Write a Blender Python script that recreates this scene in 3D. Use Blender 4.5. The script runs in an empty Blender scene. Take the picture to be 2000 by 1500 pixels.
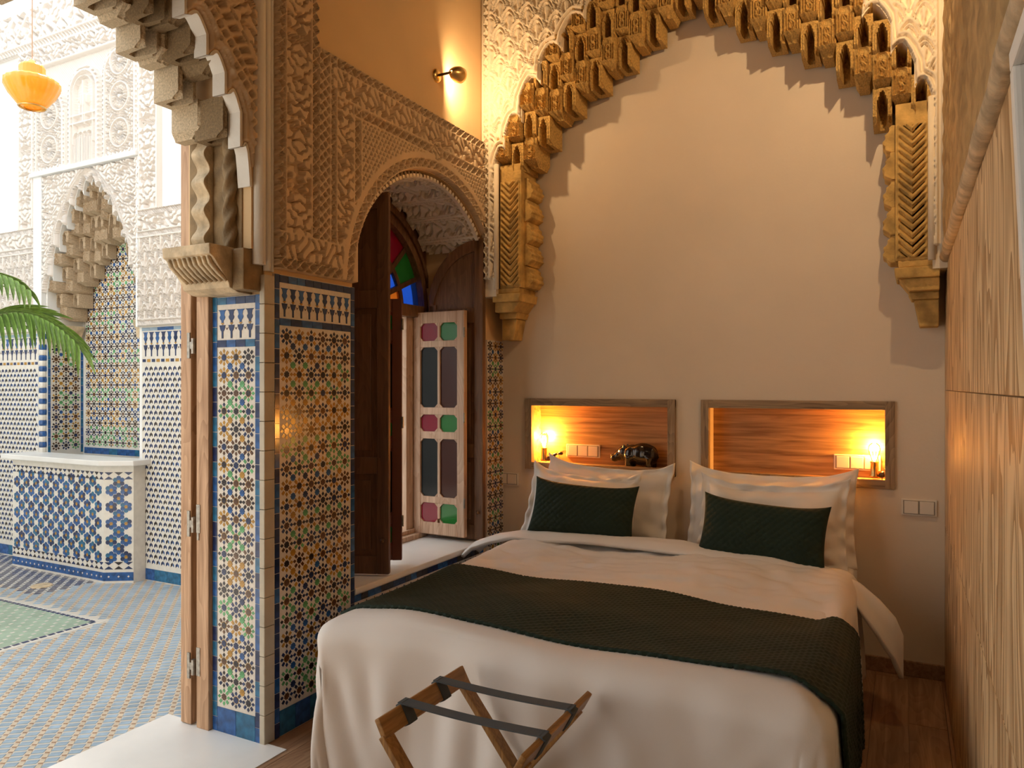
import bpy, bmesh, math, random
import numpy as np
from mathutils import Matrix, Vector
random.seed(7); rng = np.random.default_rng(7)
PI = math.pi
SC = bpy.context.scene
COL = SC.collection

# ------------------------------------------------------------------ camera
YAW = math.radians(27.6)
cam_d = bpy.data.cameras.new('camera'); cam = bpy.data.objects.new('camera', cam_d); COL.objects.link(cam)
cam_d.sensor_width = 36.0; cam_d.lens = 1463/2000*36.0
cam_d.shift_y = 5/2000
cam_d.clip_start = 0.02
cam.location = (0, 0, 1.45); cam.rotation_euler = (PI/2, 0, YAW)
SC.camera = cam

# ------------------------------------------------------------------ sky, light, exposure
SKY_STRENGTH = 1.9
SUN_POWER = 6.5
SCONCE_W = 11.0
SCONCE_R_W = 36.0
BULB_W = 17.0
FILL_LAMP_W = 2.0
WARM = (1.0, 0.69, 0.37)
world = bpy.data.worlds.new('sky'); SC.world = world; world.use_nodes = True
wn = world.node_tree; bg = wn.nodes['Background']
bg.inputs[0].default_value = (0.90, 0.96, 1.0, 1); bg.inputs[1].default_value = SKY_STRENGTH
sun_d = bpy.data.lights.new('sun', 'SUN'); sun_d.energy = SUN_POWER; sun_d.angle = math.radians(12); sun_d.color = (1, .97, .92)
sun = bpy.data.objects.new('sun', sun_d); COL.objects.link(sun)
sun.rotation_euler = Vector((.30, -.45, -.84)).to_track_quat('-Z', 'Y').to_euler()
vs = SC.view_settings
vs.view_transform = 'Standard'; vs.look = 'None'; vs.gamma = 1.0; vs.use_curve_mapping = False
vs.exposure = 0.35

# ------------------------------------------------------------------ materials
MATS = {}
def mat(name, color, rough=.6, metal=0, bump=0, bscale=40, var=0, vscale=6, coat=0, sheen=0, trans=0, emit=None, estr=0, spec=.5, alpha=1):
    if name in MATS: return MATS[name]
    m = bpy.data.materials.new(name); m.use_nodes = True
    nt = m.node_tree; b = nt.nodes['Principled BSDF']
    c = (*color, 1)
    b.inputs['Base Color'].default_value = c
    b.inputs['Roughness'].default_value = rough; b.inputs['Metallic'].default_value = metal
    b.inputs['Specular IOR Level'].default_value = spec
    if coat: b.inputs['Coat Weight'].default_value = coat; b.inputs['Coat Roughness'].default_value = .06
    if sheen: b.inputs['Sheen Weight'].default_value = sheen; b.inputs['Sheen Roughness'].default_value = .4
    if trans: b.inputs['Transmission Weight'].default_value = trans
    if emit: b.inputs['Emission Color'].default_value = (*emit, 1); b.inputs['Emission Strength'].default_value = estr
    if bump or var:
        tc = nt.nodes.new('ShaderNodeTexCoord')
        if var:
            n = nt.nodes.new('ShaderNodeTexNoise'); n.inputs['Scale'].default_value = vscale; n.inputs['Detail'].default_value = 6
            nt.links.new(tc.outputs['Object'], n.inputs['Vector'])
            r = nt.nodes.new('ShaderNodeValToRGB')
            lo = [max(0, x*(1-var)) for x in color]; hi = [min(1, x*(1+var)) for x in color]
            r.color_ramp.elements[0].color = (*lo, 1); r.color_ramp.elements[1].color = (*hi, 1)
            r.color_ramp.elements[0].position = .3; r.color_ramp.elements[1].position = .7
            nt.links.new(n.outputs['Fac'], r.inputs['Fac']); nt.links.new(r.outputs['Color'], b.inputs['Base Color'])
        if bump:
            n2 = nt.nodes.new('ShaderNodeTexNoise'); n2.inputs['Scale'].default_value = bscale; n2.inputs['Detail'].default_value = 5
            nt.links.new(tc.outputs['Object'], n2.inputs['Vector'])
            bp = nt.nodes.new('ShaderNodeBump'); bp.inputs['Strength'].default_value = bump; bp.inputs['Distance'].default_value = .01
            nt.links.new(n2.outputs['Fac'], bp.inputs['Height']); nt.links.new(bp.outputs['Normal'], b.inputs['Normal'])
    MATS[name] = m; return m

def wood(name, c0, c1, axis='Z', scale=1.0, rough=.55, bump=.15, stretch=18, wave=True, detail=6, along=1.1, ring=22):
    """streaky grain running along one axis"""
    if name in MATS: return MATS[name]
    m = bpy.data.materials.new(name); m.use_nodes = True
    nt = m.node_tree; b = nt.nodes['Principled BSDF']; b.inputs['Roughness'].default_value = rough
    tc = nt.nodes.new('ShaderNodeTexCoord'); mp = nt.nodes.new('ShaderNodeMapping')
    s = [stretch*scale]*3; s['XYZ'.index(axis)] = along*scale
    mp.inputs['Scale'].default_value = s
    oi = nt.nodes.new('ShaderNodeObjectInfo')
    vm = nt.nodes.new('ShaderNodeVectorMath'); vm.operation = 'ADD'
    nt.links.new(tc.outputs['Object'], vm.inputs[0])
    nt.links.new(oi.outputs['Random'], vm.inputs[1])
    nt.links.new(vm.outputs[0], mp.inputs['Vector'])
    n = nt.nodes.new('ShaderNodeTexNoise'); n.inputs['Scale'].default_value = 1.6; n.inputs['Detail'].default_value = detail; n.inputs['Distortion'].default_value = .6
    nt.links.new(mp.outputs[0], n.inputs['Vector'])
    fac = n.outputs['Fac']
    if wave:
        mp2 = nt.nodes.new('ShaderNodeMapping'); s2 = [3.2*scale]*3; s2['XYZ'.index(axis)] = .55*scale
        mp2.inputs['Scale'].default_value = s2
        nt.links.new(vm.outputs[0], mp2.inputs['Vector'])
        n3 = nt.nodes.new('ShaderNodeTexNoise'); n3.inputs['Scale'].default_value = 1.3; n3.inputs['Detail'].default_value = 2
        nt.links.new(mp2.outputs[0], n3.inputs['Vector'])
        ml = nt.nodes.new('ShaderNodeMath'); ml.operation = 'MULTIPLY'; ml.inputs[1].default_value = ring
        nt.links.new(n3.outputs['Fac'], ml.inputs[0])
        fr = nt.nodes.new('ShaderNodeMath'); fr.operation = 'FRACT'; nt.links.new(ml.outputs[0], fr.inputs[0])
        mx = nt.nodes.new('ShaderNodeMix'); mx.inputs[0].default_value = wave if not isinstance(wave, bool) else .38
        nt.links.new(fac, mx.inputs[2]); nt.links.new(fr.outputs[0], mx.inputs[3]); fac = mx.outputs[0]
    r = nt.nodes.new('ShaderNodeValToRGB'); r.color_ramp.elements[0].color = (*c0, 1); r.color_ramp.elements[1].color = (*c1, 1)
    r.color_ramp.elements[0].position = .3; r.color_ramp.elements[1].position = .68
    nt.links.new(fac, r.inputs['Fac']); nt.links.new(r.outputs['Color'], b.inputs['Base Color'])
    bp = nt.nodes.new('ShaderNodeBump'); bp.inputs['Strength'].default_value = bump; bp.inputs['Distance'].default_value = .004
    nt.links.new(fac, bp.inputs['Height']); nt.links.new(bp.outputs['Normal'], b.inputs['Normal'])
    MATS[name] = m; return m

PLASTER = mat('cream_plaster', (.78, .66, .53), .85, bump=.08, bscale=60, var=.04, vscale=2)
OCHRE = mat('ochre_plaster', (.72, .50, .27), .85, bump=.06, bscale=50, var=.05, vscale=2)
STUCCO = mat('carved_stucco', (.65, .48, .31), .85, var=.06, vscale=5)
STUCCO_PALE = mat('pale_carved_stucco', (.83, .71, .55), .85, var=.04, vscale=5)
STUCCO_WHITE = mat('whitewashed_stucco', (.84, .78, .72), .85)
LIME = mat('white_lime_plaster', (.86, .87, .86), .85, bump=.05, bscale=20)
EDGE = mat('white_edge_plaster', (.80, .75, .67), .8, bump=.2, bscale=60)
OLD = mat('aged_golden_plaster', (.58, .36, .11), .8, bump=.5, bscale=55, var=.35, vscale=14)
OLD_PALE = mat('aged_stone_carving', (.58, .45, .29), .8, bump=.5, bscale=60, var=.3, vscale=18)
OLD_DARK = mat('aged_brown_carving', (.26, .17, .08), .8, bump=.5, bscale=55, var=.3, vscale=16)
GROUT = mat('ivory_tile_ground', (.70, .64, .56), .35, var=.08, vscale=60)
MARBLE = mat('white_marble', (.82, .81, .79), .3, var=.05, vscale=4)
TILE = {
 'blue': mat('glazed_blue', (.02, .09, .28), .16, var=.5, vscale=25),
 'teal': mat('glazed_teal', (.02, .13, .26), .18, var=.4, vscale=25),
 'navy': mat('glazed_navy', (.015, .03, .10), .16, var=.4, vscale=25),
 'black': mat('glazed_black', (.025, .018, .022), .16, var=.3, vscale=25),
 'brown': mat('glazed_brown', (.10, .045, .02), .16, var=.4, vscale=25),
 'green': mat('glazed_green', (.10, .33, .13), .18, var=.4, vscale=25),
 'ochre': mat('glazed_ochre', (.42, .22, .03), .18, var=.3, vscale=25),
 'white': mat('glazed_white', (.74, .70, .63), .2, var=.06, vscale=25),
 'sky': mat('glare_pale_blue', (.30, .41, .52), .35, var=.25, vscale=9),  # kept pale: glare of the bright courtyard is put into the colour
 'sand': mat('worn_sand_tile', (.60, .50, .38), .4, var=.15, vscale=9),
 'rust': mat('worn_rust_tile', (.38, .22, .13), .4, var=.2, vscale=9),
 'sage': mat('worn_sage_tile', (.34, .45, .34), .4, var=.15, vscale=9),
}
TK = list(TILE.keys()); TM = [TILE[k] for k in TK]; TI = {k: i for i, k in enumerate(TK)}
OAK = wood('oak_veneer', (.40, .24, .11), (.80, .59, .34), 'Z', 1.0, .5, .15, 9, wave=.55, along=1.6, ring=13)
NICHE_WOOD = wood('niche_oak', (.22, .10, .03), (.58, .33, .13), 'X', 1.5, .5, .15, 20, wave=False, detail=9)
FRAME_X = wood('weathered_frame_x', (.16, .10, .055), (.42, .29, .17), 'X', 1.6, .65, .3, 25, wave=.16)
FRAME_Z = wood('weathered_frame_z', (.16, .10, .055), (.42, .29, .17), 'Z', 1.6, .65, .3, 25, wave=.16)
DARKWOOD = wood('walnut_shutter', (.055, .022, .010), (.14, .065, .03), 'Z', 1.4, .5, .15, 22, wave=.16)
MIDWOOD = wood('brown_shutter', (.11, .05, .022), (.22, .11, .05), 'Z', 1.4, .5, .15, 22, wave=.16)
PINE = wood('bleached_pine', (.44, .26, .16), (.68, .47, .33), 'Z', 1.4, .55, .15, 22, wave=.16)
POSTWOOD = wood('sun_bleached_door', (.32, .17, .085), (.60, .38, .23), 'Z', 1.4, .6, .3, 25, wave=.16)
FLOORWOOD = wood('oak_floor', (.20, .10, .05), (.40, .24, .14), 'Y', 1.2, .45, .1, 20, wave=.14)
RACKWOOD = wood('rack_beech', (.20, .095, .025), (.40, .21, .065), 'Z', 2.0, .38, .08, 26, wave=.12)
LINEN = mat('white_linen', (.80, .76, .73), .8, sheen=.2, bump=.06, bscale=300)
PILLOWC = mat('white_cotton', (.80, .76, .72), .8, sheen=.2, bump=.06, bscale=300)
VELVET = mat('green_velvet', (.004, .018, .008), .8, sheen=.05)
STRAP = mat('charcoal_strap', (.065, .08, .092), .8, bump=.2, bscale=400)
BRASS = mat('brass', (.75, .52, .20), .25, 1)
BRONZE = mat('dark_bronze', (.10, .07, .05), .3, 1)
STEEL = mat('worn_steel', (.36, .33, .29), .45, .9, var=.3, vscale=60)
EBONY = mat('polished_ebony', (.012, .008, .007), .14, coat=.6)
PLASTIC = mat('ivory_switch', (.82, .74, .64), .35)
WHITEPAINT = mat('white_paint', (.80, .78, .74), .4)
LEAF = mat('palm_leaf', (.20, .34, .07), .45, var=.4, vscale=8)
STEMG = mat('palm_stem', (.20, .26, .08), .5)
TERRA = mat('terracotta', (.42, .18, .09), .8)
ORANGE_GLASS = mat('orange_glass', (.95, .42, .04), .12, trans=.25, emit=(1, .42, .03), estr=.18)
DARKGLASS = mat('dark_glass', (.015, .015, .016), .05)
def glass(name, c, t=.55): return mat(name, c, .08, trans=t, spec=.25)
G_RED = glass('ruby_glass', (.30, .008, .035), .2); G_GREEN = glass('green_glass', (.025, .22, .04), .2)
G_BLUE = glass('blue_glass', (.02, .12, .85), .9); G_AMBER = glass('amber_glass', (.85, .22, .02), .7); G_GREY = mat('dark_reflection_glass', (.012, .014, .015), .06, spec=.22)  # grey panes: the reflected dark room is put into the base colour

# ------------------------------------------------------------------ helpers
def new_obj(name, me, parent=None):
    o = bpy.data.objects.new(name, me); COL.objects.link(o)
    if parent is not None: o.parent = parent
    return o
def tag(o, label, cat, group=None):
    o['label'] = label; o['category'] = cat
    if group: o['group'] = group
    return o
def struct(o): o['kind'] = 'structure'; return o
def stuff(o): o['kind'] = 'stuff'; return o
def thing(name, label, cat, loc=(0, 0, 0), rotz=0, group=None):
    o = bpy.data.objects.new(name, None); COL.objects.link(o); o.empty_display_size = .05
    o.location = loc; o.rotation_euler = (0, 0, rotz)
    return tag(o, label, cat, group)

class MB:
    def __init__(s): s.v = []; s.f = []; s.m = []
    def add(s, vs, fs, mi=0):
        b = len(s.v); s.v.extend([tuple(p) for p in vs]); s.f.extend([tuple(b+i for i in f) for f in fs]); s.m.extend([mi]*len(fs)); return s
    def box(s, x0, x1, y0, y1, z0, z1, mi=0):
        v = [(x0,y0,z0),(x1,y0,z0),(x1,y1,z0),(x0,y1,z0),(x0,y0,z1),(x1,y0,z1),(x1,y1,z1),(x0,y1,z1)]
        return s.add(v, [(0,3,2,1),(4,5,6,7),(0,1,5,4),(1,2,6,5),(2,3,7,6),(3,0,4,7)], mi)
    def bar(s, a, b, w, h, up=(0,0,1), mi=0):
        a = Vector(a); b = Vector(b); d = (b-a).normalized(); up = Vector(up)
        sd = d.cross(up).normalized(); u2 = sd.cross(d)
        v = []
        for p in (a, b):
            for i, j in ((-1,-1),(1,-1),(1,1),(-1,1)): v.append(p + sd*(i*w/2) + u2*(j*h/2))
        return s.add(v, [(0,1,2,3),(7,6,5,4),(0,4,5,1),(1,5,6,2),(2,6,7,3),(3,7,4,0)], mi)
    def tube(s, path, r, n=8, mi=0, cap=True):
        pts = [Vector(p) for p in path]; rs = r if hasattr(r, '__len__') else [r]*len(pts)
        vs = []; prev = None
        for i, p in enumerate(pts):
            t = (pts[min(i+1, len(pts)-1)] - pts[max(i-1, 0)]).normalized()
            if prev is None:
                a = Vector((0,0,1)) if abs(t.z) < .9 else Vector((1,0,0)); nrm = t.cross(a).normalized()
            else: nrm = (prev - t*prev.dot(t)).normalized()
            prev = nrm; bn = t.cross(nrm)
            for k in range(n):
                an = 2*PI*k/n; vs.append(p + (nrm*math.cos(an) + bn*math.sin(an))*rs[i])
        fs = []
        for i in range(len(pts)-1):
            for k in range(n):
                k2 = (k+1) % n; fs.append((i*n+k, i*n+k2, (i+1)*n+k2, (i+1)*n+k))
        if cap: fs.append(tuple(reversed(range(n)))); fs.append(tuple((len(pts)-1)*n+k for k in range(n)))
        return s.add(vs, fs, mi)
    def lathe(s, prof, n=24, c=(0,0,0), axis=None, mi=0, flute=0, nf=0):
        vs = []; M = Matrix.Identity(3)
        if axis is not None: M = Vector((0,0,1)).rotation_difference(Vector(axis)).to_matrix()
        c = Vector(c)
        for (r, z) in prof:
            for k in range(n):
                an = 2*PI*k/n; rr = r*(1 + flute*math.cos(nf*an)); vs.append(c + M @ Vector((rr*math.cos(an), rr*math.sin(an), z)))
        fs = []
        for i in range(len(prof)-1):
            for k in range(n):
                k2 = (k+1) % n; fs.append((i*n+k, i*n+k2, (i+1)*n+k2, (i+1)*n+k))
        return s.add(vs, fs, mi)
    def ell(s, c, r, n=14, m=8, mi=0, rot=None):
        vs = []; c = Vector(c)
        for i in range(m+1):
            ph = PI*i/m
            for k in range(n):
                an = 2*PI*k/n; p = Vector((r[0]*math.sin(ph)*math.cos(an), r[1]*math.sin(ph)*math.sin(an), -r[2]*math.cos(ph)))
                if rot is not None: p = rot @ p
                vs.append(c+p)
        fs = []
        for i in range(m):
            for k in range(n):
                k2 = (k+1) % n; fs.append((i*n+k, i*n+k2, (i+1)*n+k2, (i+1)*n+k))
        return s.add(vs, fs, mi)
    def poly(s, pts, fr, n0, n1, mi=0, back=False):
        """2-D outline pts (u,v) in frame fr extruded from n0 to n1 (front is n1)"""
        O, U, V, N = fr; k = len(pts)
        a = [O + U*p[0] + V*p[1] + N*n1 for p in pts]; b = [O + U*p[0] + V*p[1] + N*n0 for p in pts]
        area = sum(pts[i][0]*pts[(i+1) % k][1] - pts[(i+1) % k][0]*pts[i][1] for i in range(k))
        hand = 1 if U.cross(V).dot(N) > 0 else -1
        idx = list(range(k)); 
        if area*hand < 0: idx.reverse()
        fs = [tuple(idx)]
        for i in range(k):
            x, y = idx[i], idx[(i+1) % k]; fs.append((x, x+k, y+k, y))
        if back: fs.append(tuple(i+k for i in reversed(idx)))
        return s.add(a+b, fs, mi)
    def mesh(s, name, mats, smooth=False, bevel=0, seg=2):
        me = bpy.data.meshes.new(name); me.from_pydata([tuple(p) for p in s.v], [], s.f)
        for m in (mats if isinstance(mats, (list, tuple)) else [mats]): me.materials.append(m)
        if any(s.m): me.polygons.foreach_set('material_index', s.m)
        if bevel:
            bm = bmesh.new(); bm.from_mesh(me); bmesh.ops.remove_doubles(bm, verts=bm.verts, dist=1e-5)
            bmesh.ops.bevel(bm, geom=list(bm.edges), offset=bevel, segments=seg, profile=.6, affect='EDGES', clamp_overlap=True)
            bm.to_mesh(me); bm.free()
        if smooth: me.polygons.foreach_set('use_smooth', [True]*len(me.polygons))
        me.update(); return me
    def build(s, name, mats, parent=None, smooth=False, bevel=0, seg=2):
        return new_obj(name, s.mesh(name, mats, smooth, bevel, seg), parent)
def bx(name, b, m, parent=None, bevel=.004):
    return MB().box(*b).build(name, m, parent, bevel=bevel)

def frame(O, U, V, N): return (Vector(O), Vector(U), Vector(V), Vector(N))
def fmat(fr, u, v, n=0, rot=0):
    O, U, V, N = fr; p = O + U*u + V*v + N*n
    c, s_ = math.cos(rot), math.sin(rot); A = U*c + V*s_; B = -U*s_ + V*c
    return Matrix(((A.x, B.x, N.x, p.x), (A.y, B.y, N.y, p.y), (A.z, B.z, N.z, p.z), (0, 0, 0, 1)))
def grid_mesh(name, P, mask, m, smooth=True, flip=False):
    """P (nv,nu,3) vertex grid; mask (nv-1,nu-1) faces kept"""
    nv, nu = P.shape[:2]
    idx = np.arange(nv*nu).reshape(nv, nu)
    q = np.stack([idx[:-1, :-1], idx[:-1, 1:], idx[1:, 1:], idx[1:, :-1]], -1)
    q = q[mask] if mask is not None else q.reshape(-1, 4)
    if flip: q = q[:, ::-1]
    used = np.zeros(nv*nu, bool); used[q.ravel()] = True
    remap = np.cumsum(used)-1; V = P.reshape(-1, 3)[used]; q = remap[q]
    me = bpy.data.meshes.new(name); nf = len(q)
    me.vertices.add(len(V)); me.vertices.foreach_set('co', V.astype(np.float32).ravel())
    me.loops.add(nf*4); me.loops.foreach_set('vertex_index', q.astype(np.int32).ravel())
    me.polygons.add(nf); me.polygons.foreach_set('loop_start', np.arange(0, nf*4, 4, dtype=np.int32))
    me.update(calc_edges=True); me.validate()
    me.materials.append(m)
    if smooth: me.polygons.foreach_set('use_smooth', np.ones(nf, bool))
    return me
def relief(name, fr, u0, u1, v0, v1, res, hfun, m, parent, depth=.014, mask=None, base=.001, smooth=False):
    """carved relief: height field hfun(u,v) in 0..1 standing depth proud of the wall"""
    nu = int((u1-u0)/res)+1; nv = int((v1-v0)/res)+1
    u = np.linspace(u0, u1, nu); v = np.linspace(v0, v1, nv); Ug, Vg = np.meshgrid(u, v)
    h = np.clip(hfun(Ug, Vg), -1, 2)
    fm = None
    if mask is not None:
        mk = mask(Ug, Vg)
        fm = mk[:-1, :-1] & mk[:-1, 1:] & mk[1:, 1:] & mk[1:, :-1]
        cnt = np.zeros((nv, nu)); 
        for a in (0, 1):
            for b in (0, 1): cnt[a:nv-1+a, b:nu-1+b] += fm
        h = np.where((cnt < 4), -.05, h)
    h[0, :] = h[-1, :] = -.05; h[:, 0] = h[:, -1] = -.05
    O, U, V, N = [np.array(x) for x in fr]
    P = O + Ug[..., None]*U + Vg[..., None]*V + (base + h*depth)[..., None]*N
    flip = np.dot(np.cross(U, V), N) < 0
    return new_obj(name, grid_mesh(name, P, fm, m, smooth, flip), parent)
# pattern vocabulary (all vectorised, return 0..1)
def sm(x, a, b): t = np.clip((x-a)/(b-a), 0, 1); return t*t*(3-2*t)
def stroke(d, w, s=.0025): return 1-sm(np.abs(d), w-s, w+s)
def tri(x): return np.abs(np.mod(x, 1)*2-1)
def chain(u, v, p, hw):
    """lozenge chain along u, band half width hw"""
    a = (np.mod(u/p, 1)-.5)*2; b = v/hw
    x = 1-sm(np.abs(np.abs(a)-np.abs(b)), .12, .30)
    c = 1-sm(np.abs(a)+np.abs(b), .22, .42)
    edge = sm(np.abs(b), .78, .9)
    return np.clip(np.maximum(np.maximum(x, c), edge), 0, 1)
def foliage(u, v, k=1.0, ph=0):
    """interlaced leaf scrolls"""
    x = u*56*k; y = v*56*k
    f = np.sin(x + 1.9*np.sin(y*.9+ph)) + np.sin(y*1.25 + 1.7*np.sin(x*.8+1.1+ph)) + .55*np.sin(2.1*(x+y)+ph)
    return sm(np.abs(f), .60, .76)
def script(u, v, k=1.0):
    x = u*95*k; y = v*40*k
    f = np.sin(x + 1.6*np.sin(y+.8*np.sin(u*23*k))) + .75*np.sin(y*1.7 + 1.8*np.sin(x*.5))
    return sm(np.abs(f), .50, .66)
def lattice(u, v, p, w=.30):
    a = tri(u/p+v/p); b = tri(u/p-v/p)
    return np.maximum(1-sm(a, w, w+.22), 1-sm(b, w, w+.22))
def keylat(u, v, p):
    y = v/(p*.8); row = np.floor(y); x = u/p + .5*np.mod(row, 2)
    fx = np.mod(x, 1)-.5; fy = np.mod(y, 1)-.5
    holes = 1-sm(np.abs(fx)*1.3+np.abs(fy+.12*np.sign(np.abs(fx)-.18))*1.1, .34, .48)
    return 1-holes
def scales(u, v, a=.125, b=.092):
    """rows of overlapping palmette fans"""
    out = np.zeros_like(u); done = np.zeros(u.shape, bool)
    j0 = np.floor(v/b)
    for dj in (-1, 0):
        j = j0+dj; off = np.mod(j, 2)*.5; i = np.round(u/a-off); cx = (i+off)*a; cy = j*b
        dx = u-cx; dy = v-cy; q = 1.6
        r = ((np.abs(dx)/(.52*a))**q + (np.maximum(dy, 0)/(1.62*b))**q)**(1/q); inside = (r < 1) & ~done
        th = np.arctan2(dx, np.maximum(dy, 0)+.010)
        rim = np.maximum(stroke(r-.95, .06, .02), stroke(r-.76, .045, .02))
        fan = (1-sm(r, .60, .66))*sm(r, .16, .2)*sm(np.cos(th*10), -.15, .2)
        stem = (1-sm(np.abs(dx), .004, .006))*(1-sm(r, .62, .68))
        hh = np.maximum(np.maximum(rim, fan*.9), stem)
        out = np.where(inside, hh, out); done |= inside
    return np.where(done, out, .1)
def rosette(u, v, cx, cy, R, n=20):
    dx = u-cx; dy = v-cy; r = np.hypot(dx, dy)/R; th = np.arctan2(dy, dx)
    ray = sm(np.cos(th*n), -.2, .4)*sm(r, .18, .25)*(1-sm(r, .6, .66))
    rim = sm(r, .70, .74)*(1-sm(r, .82, .86)); bead = sm(r, .88, .9)*(1-sm(r, .98, 1.0))*sm(np.cos(th*26), -.4, .2)
    hub = 1-sm(r, .10, .15)
    return np.maximum.reduce([ray, rim, bead, hub]), r
def sdf_poly(u, v, pts):
    """distance to an open polyline"""
    d = np.full(u.shape, 9.0)
    for (x0, y0), (x1, y1) in zip(pts[:-1], pts[1:]):
        ex, ey = x1-x0, y1-y0; L = ex*ex+ey*ey+1e-12
        t = np.clip(((u-x0)*ex+(v-y0)*ey)/L, 0, 1)
        d = np.minimum(d, np.hypot(u-x0-t*ex, v-y0-t*ey))
    return d
def colwall(fr, us, zlow, ztop, thick, mi=0, mb=None):
    """wall slab (front at n=0, back at n=-thick) whose lower edge follows zlow(u)"""
    mb = mb or MB(); O, U, V, N = fr
    for a, b in zip(us[:-1], us[1:]):
        za, zb = zlow[0](a), zlow[1](b)
        mb.poly([(a, za), (b, zb), (b, ztop), (a, ztop)], fr, -thick, 0, mi, back=True)
    return mb

# ------------------------------------------------------------------ room shell
XL, XR, YB, YA = -2.30, .18, 4.26, 4.0       # window wall, panelled wall, bed wall, alcove arch plane
XO = -2.66                                   # courtyard face of the window wall
CZ = 4.6; YR = -2.6                          # ceiling, wall behind the camera
YJ = 2.23                                    # far jamb of the doorway
GZ = -.17                                    # courtyard paving
YC = 4.15                                    # fountain wall of the courtyard

# floor with planks
fl = struct(MB().box(XL, XR+.01, YR, YB, -.12, -.012).build('floor', FLOORWOOD))
pw = .145; i = 0; x = XL
plank_me = {}
while x < XR-.01:
    w = min(pw, XR-x); y = YR - (i % 3)*.55
    while y < YB:
        y0 = max(y, YR); y1 = min(y+1.7, YB)
        if y1-y0 > .05:
            bx('plank', (x+.0012, x+w-.0012, y0+.0012, y1-.0012, -.012, 0), FLOORWOOD, fl, bevel=0)
        y += 1.7
    x += w; i += 1
struct(MB().box(XO-.2, XR+.2, YR-.2, YB+.2, CZ, CZ+.2).build('ceiling', DARKWOOD))
struct(MB().box(XL-.36, XR+.2, YR-.2, YR, -.12, CZ).build('wall_rear', DARKWOOD))

# back wall with two recessed niches
NI = [(-2.124, -1.162), (-1.015, -.039)]; NZ0, NZ1 = .93, 1.375
wb = MB(); FT = .045
edges = [XL-.4]
for a, b in NI: edges += [a+FT*.6, b-FT*.6]
edges += [XR+.2]
for k in range(0, len(edges), 2): wb.box(edges[k], edges[k+1], YB, YB+.3, -.12, CZ)
for a, b in NI:
    wb.box(a+FT*.6, b-FT*.6, YB, YB+.3, -.12, NZ0+FT*.6); wb.box(a+FT*.6, b-FT*.6, YB, YB+.3, NZ1-FT*.6, CZ)
    wb.box(a, b, YB+.2, YB+.3, NZ0, NZ1)
wall_back = struct(wb.build('wall_back', PLASTER))
struct(bx('baseboard_back', (-.6, XR, YB-.018, YB, 0, .075), FLOORWOOD))
ns = ['lit niche left of the bed centre holding the hippopotamus figurine', 'lit niche above the right half of the bed, no figurine']
for (a, b), lb in zip(NI, ns):
    t = thing('wall_niche', 'weathered wooden frame of the ' + lb, 'niche', ((a+b)/2, YB, NZ0), 0, 'niches above the bed')
    c = (a+b)/2; w = (b-a)/2; H = NZ1-NZ0; D = .15
    for nm, bb, m in [('frame_rail', (-w, w, -.02, .02, 0, FT), FRAME_X), ('frame_rail', (-w, w, -.02, .02, H-FT, H), FRAME_X),
                      ('frame_stile', (-w, -w+FT, -.021, .02, 0.0, H), FRAME_Z), ('frame_stile', (w-FT, w, -.021, .02, 0.0, H), FRAME_Z)]:
        bx(nm, bb, m, t, .003)
    i0 = w-FT*.8
    bx('back_board', (-i0, i0, D-.012, D, FT*.8, H-FT*.8), NICHE_WOOD, t, 0)
    bx('shelf', (-i0, i0, .018, D-.012, FT*.65, FT*.8), NICHE_WOOD, t, 0)
    bx('top_board', (-i0, i0, .018, D-.012, H-FT*.8, H-FT*.65), NICHE_WOOD, t, 0)
    bx('side_board', (-i0-.012, -i0, .018, D, FT*.7, H-FT*.7), PLASTER if c > -.8 else NICHE_WOOD, t, 0)
    bx('side_board', (i0, i0+.012, .018, D, FT*.7, H-FT*.7), NICHE_WOOD, t, 0)

# panelled wall on the right
wr = struct(MB().box(XR+.012, XR+.2, YR, YB, -.12, CZ).build('wall_right', OCHRE))
zs = [-.003, .11, .77, 1.432, 2.03]; ys = [YR, -.3, 1.02, 2.32, 3.62, YB]
for z0, z1 in zip(zs[:-1], zs[1:]):
    for y0, y1 in zip(ys[:-1], ys[1:]):
        bx('oak_panel', (XR, XR+.012, y0+.001, y1-.001, z0+.0015, z1-.0015), OAK, wr, bevel=.0012)
r = MB(); path = [(XR-.005, y, 2.055 + .004*math.sin(y*9)) for y in np.linspace(YR, YB-.27, 40)]
r.tube(path, [.028+.002*math.sin(i*2.1) for i in range(40)], 12)
r.build('rounded_moulding', OLD_PALE, wr, smooth=True)
# old pitted plaster above the moulding
def pit(u, v):
    h = .35 + .25*np.sin(u*31+2*np.sin(v*17)) * np.sin(v*43+np.sin(u*29))
    for _ in range(70):
        cx, cy = rng.uniform(.4, 4.0), rng.uniform(2.1, 4.3); a, b = rng.uniform(.02, .05), rng.uniform(.014, .035)
        h = h - 3.0*np.exp(-((u-cx)/a)**2-((v-cy)/b)**2)
    return h
relief('pitted_plaster', frame((XR, 0, 0), (0, 1, 0), (0, 0, 1), (-1, 0, 0)), .3, YA, 2.075, 4.5, .016, pit, mat('pitted_gold_plaster', (.50, .33, .15), .85, bump=.5, bscale=30, var=.3, vscale=9), wr, .020, base=.012)

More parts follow.
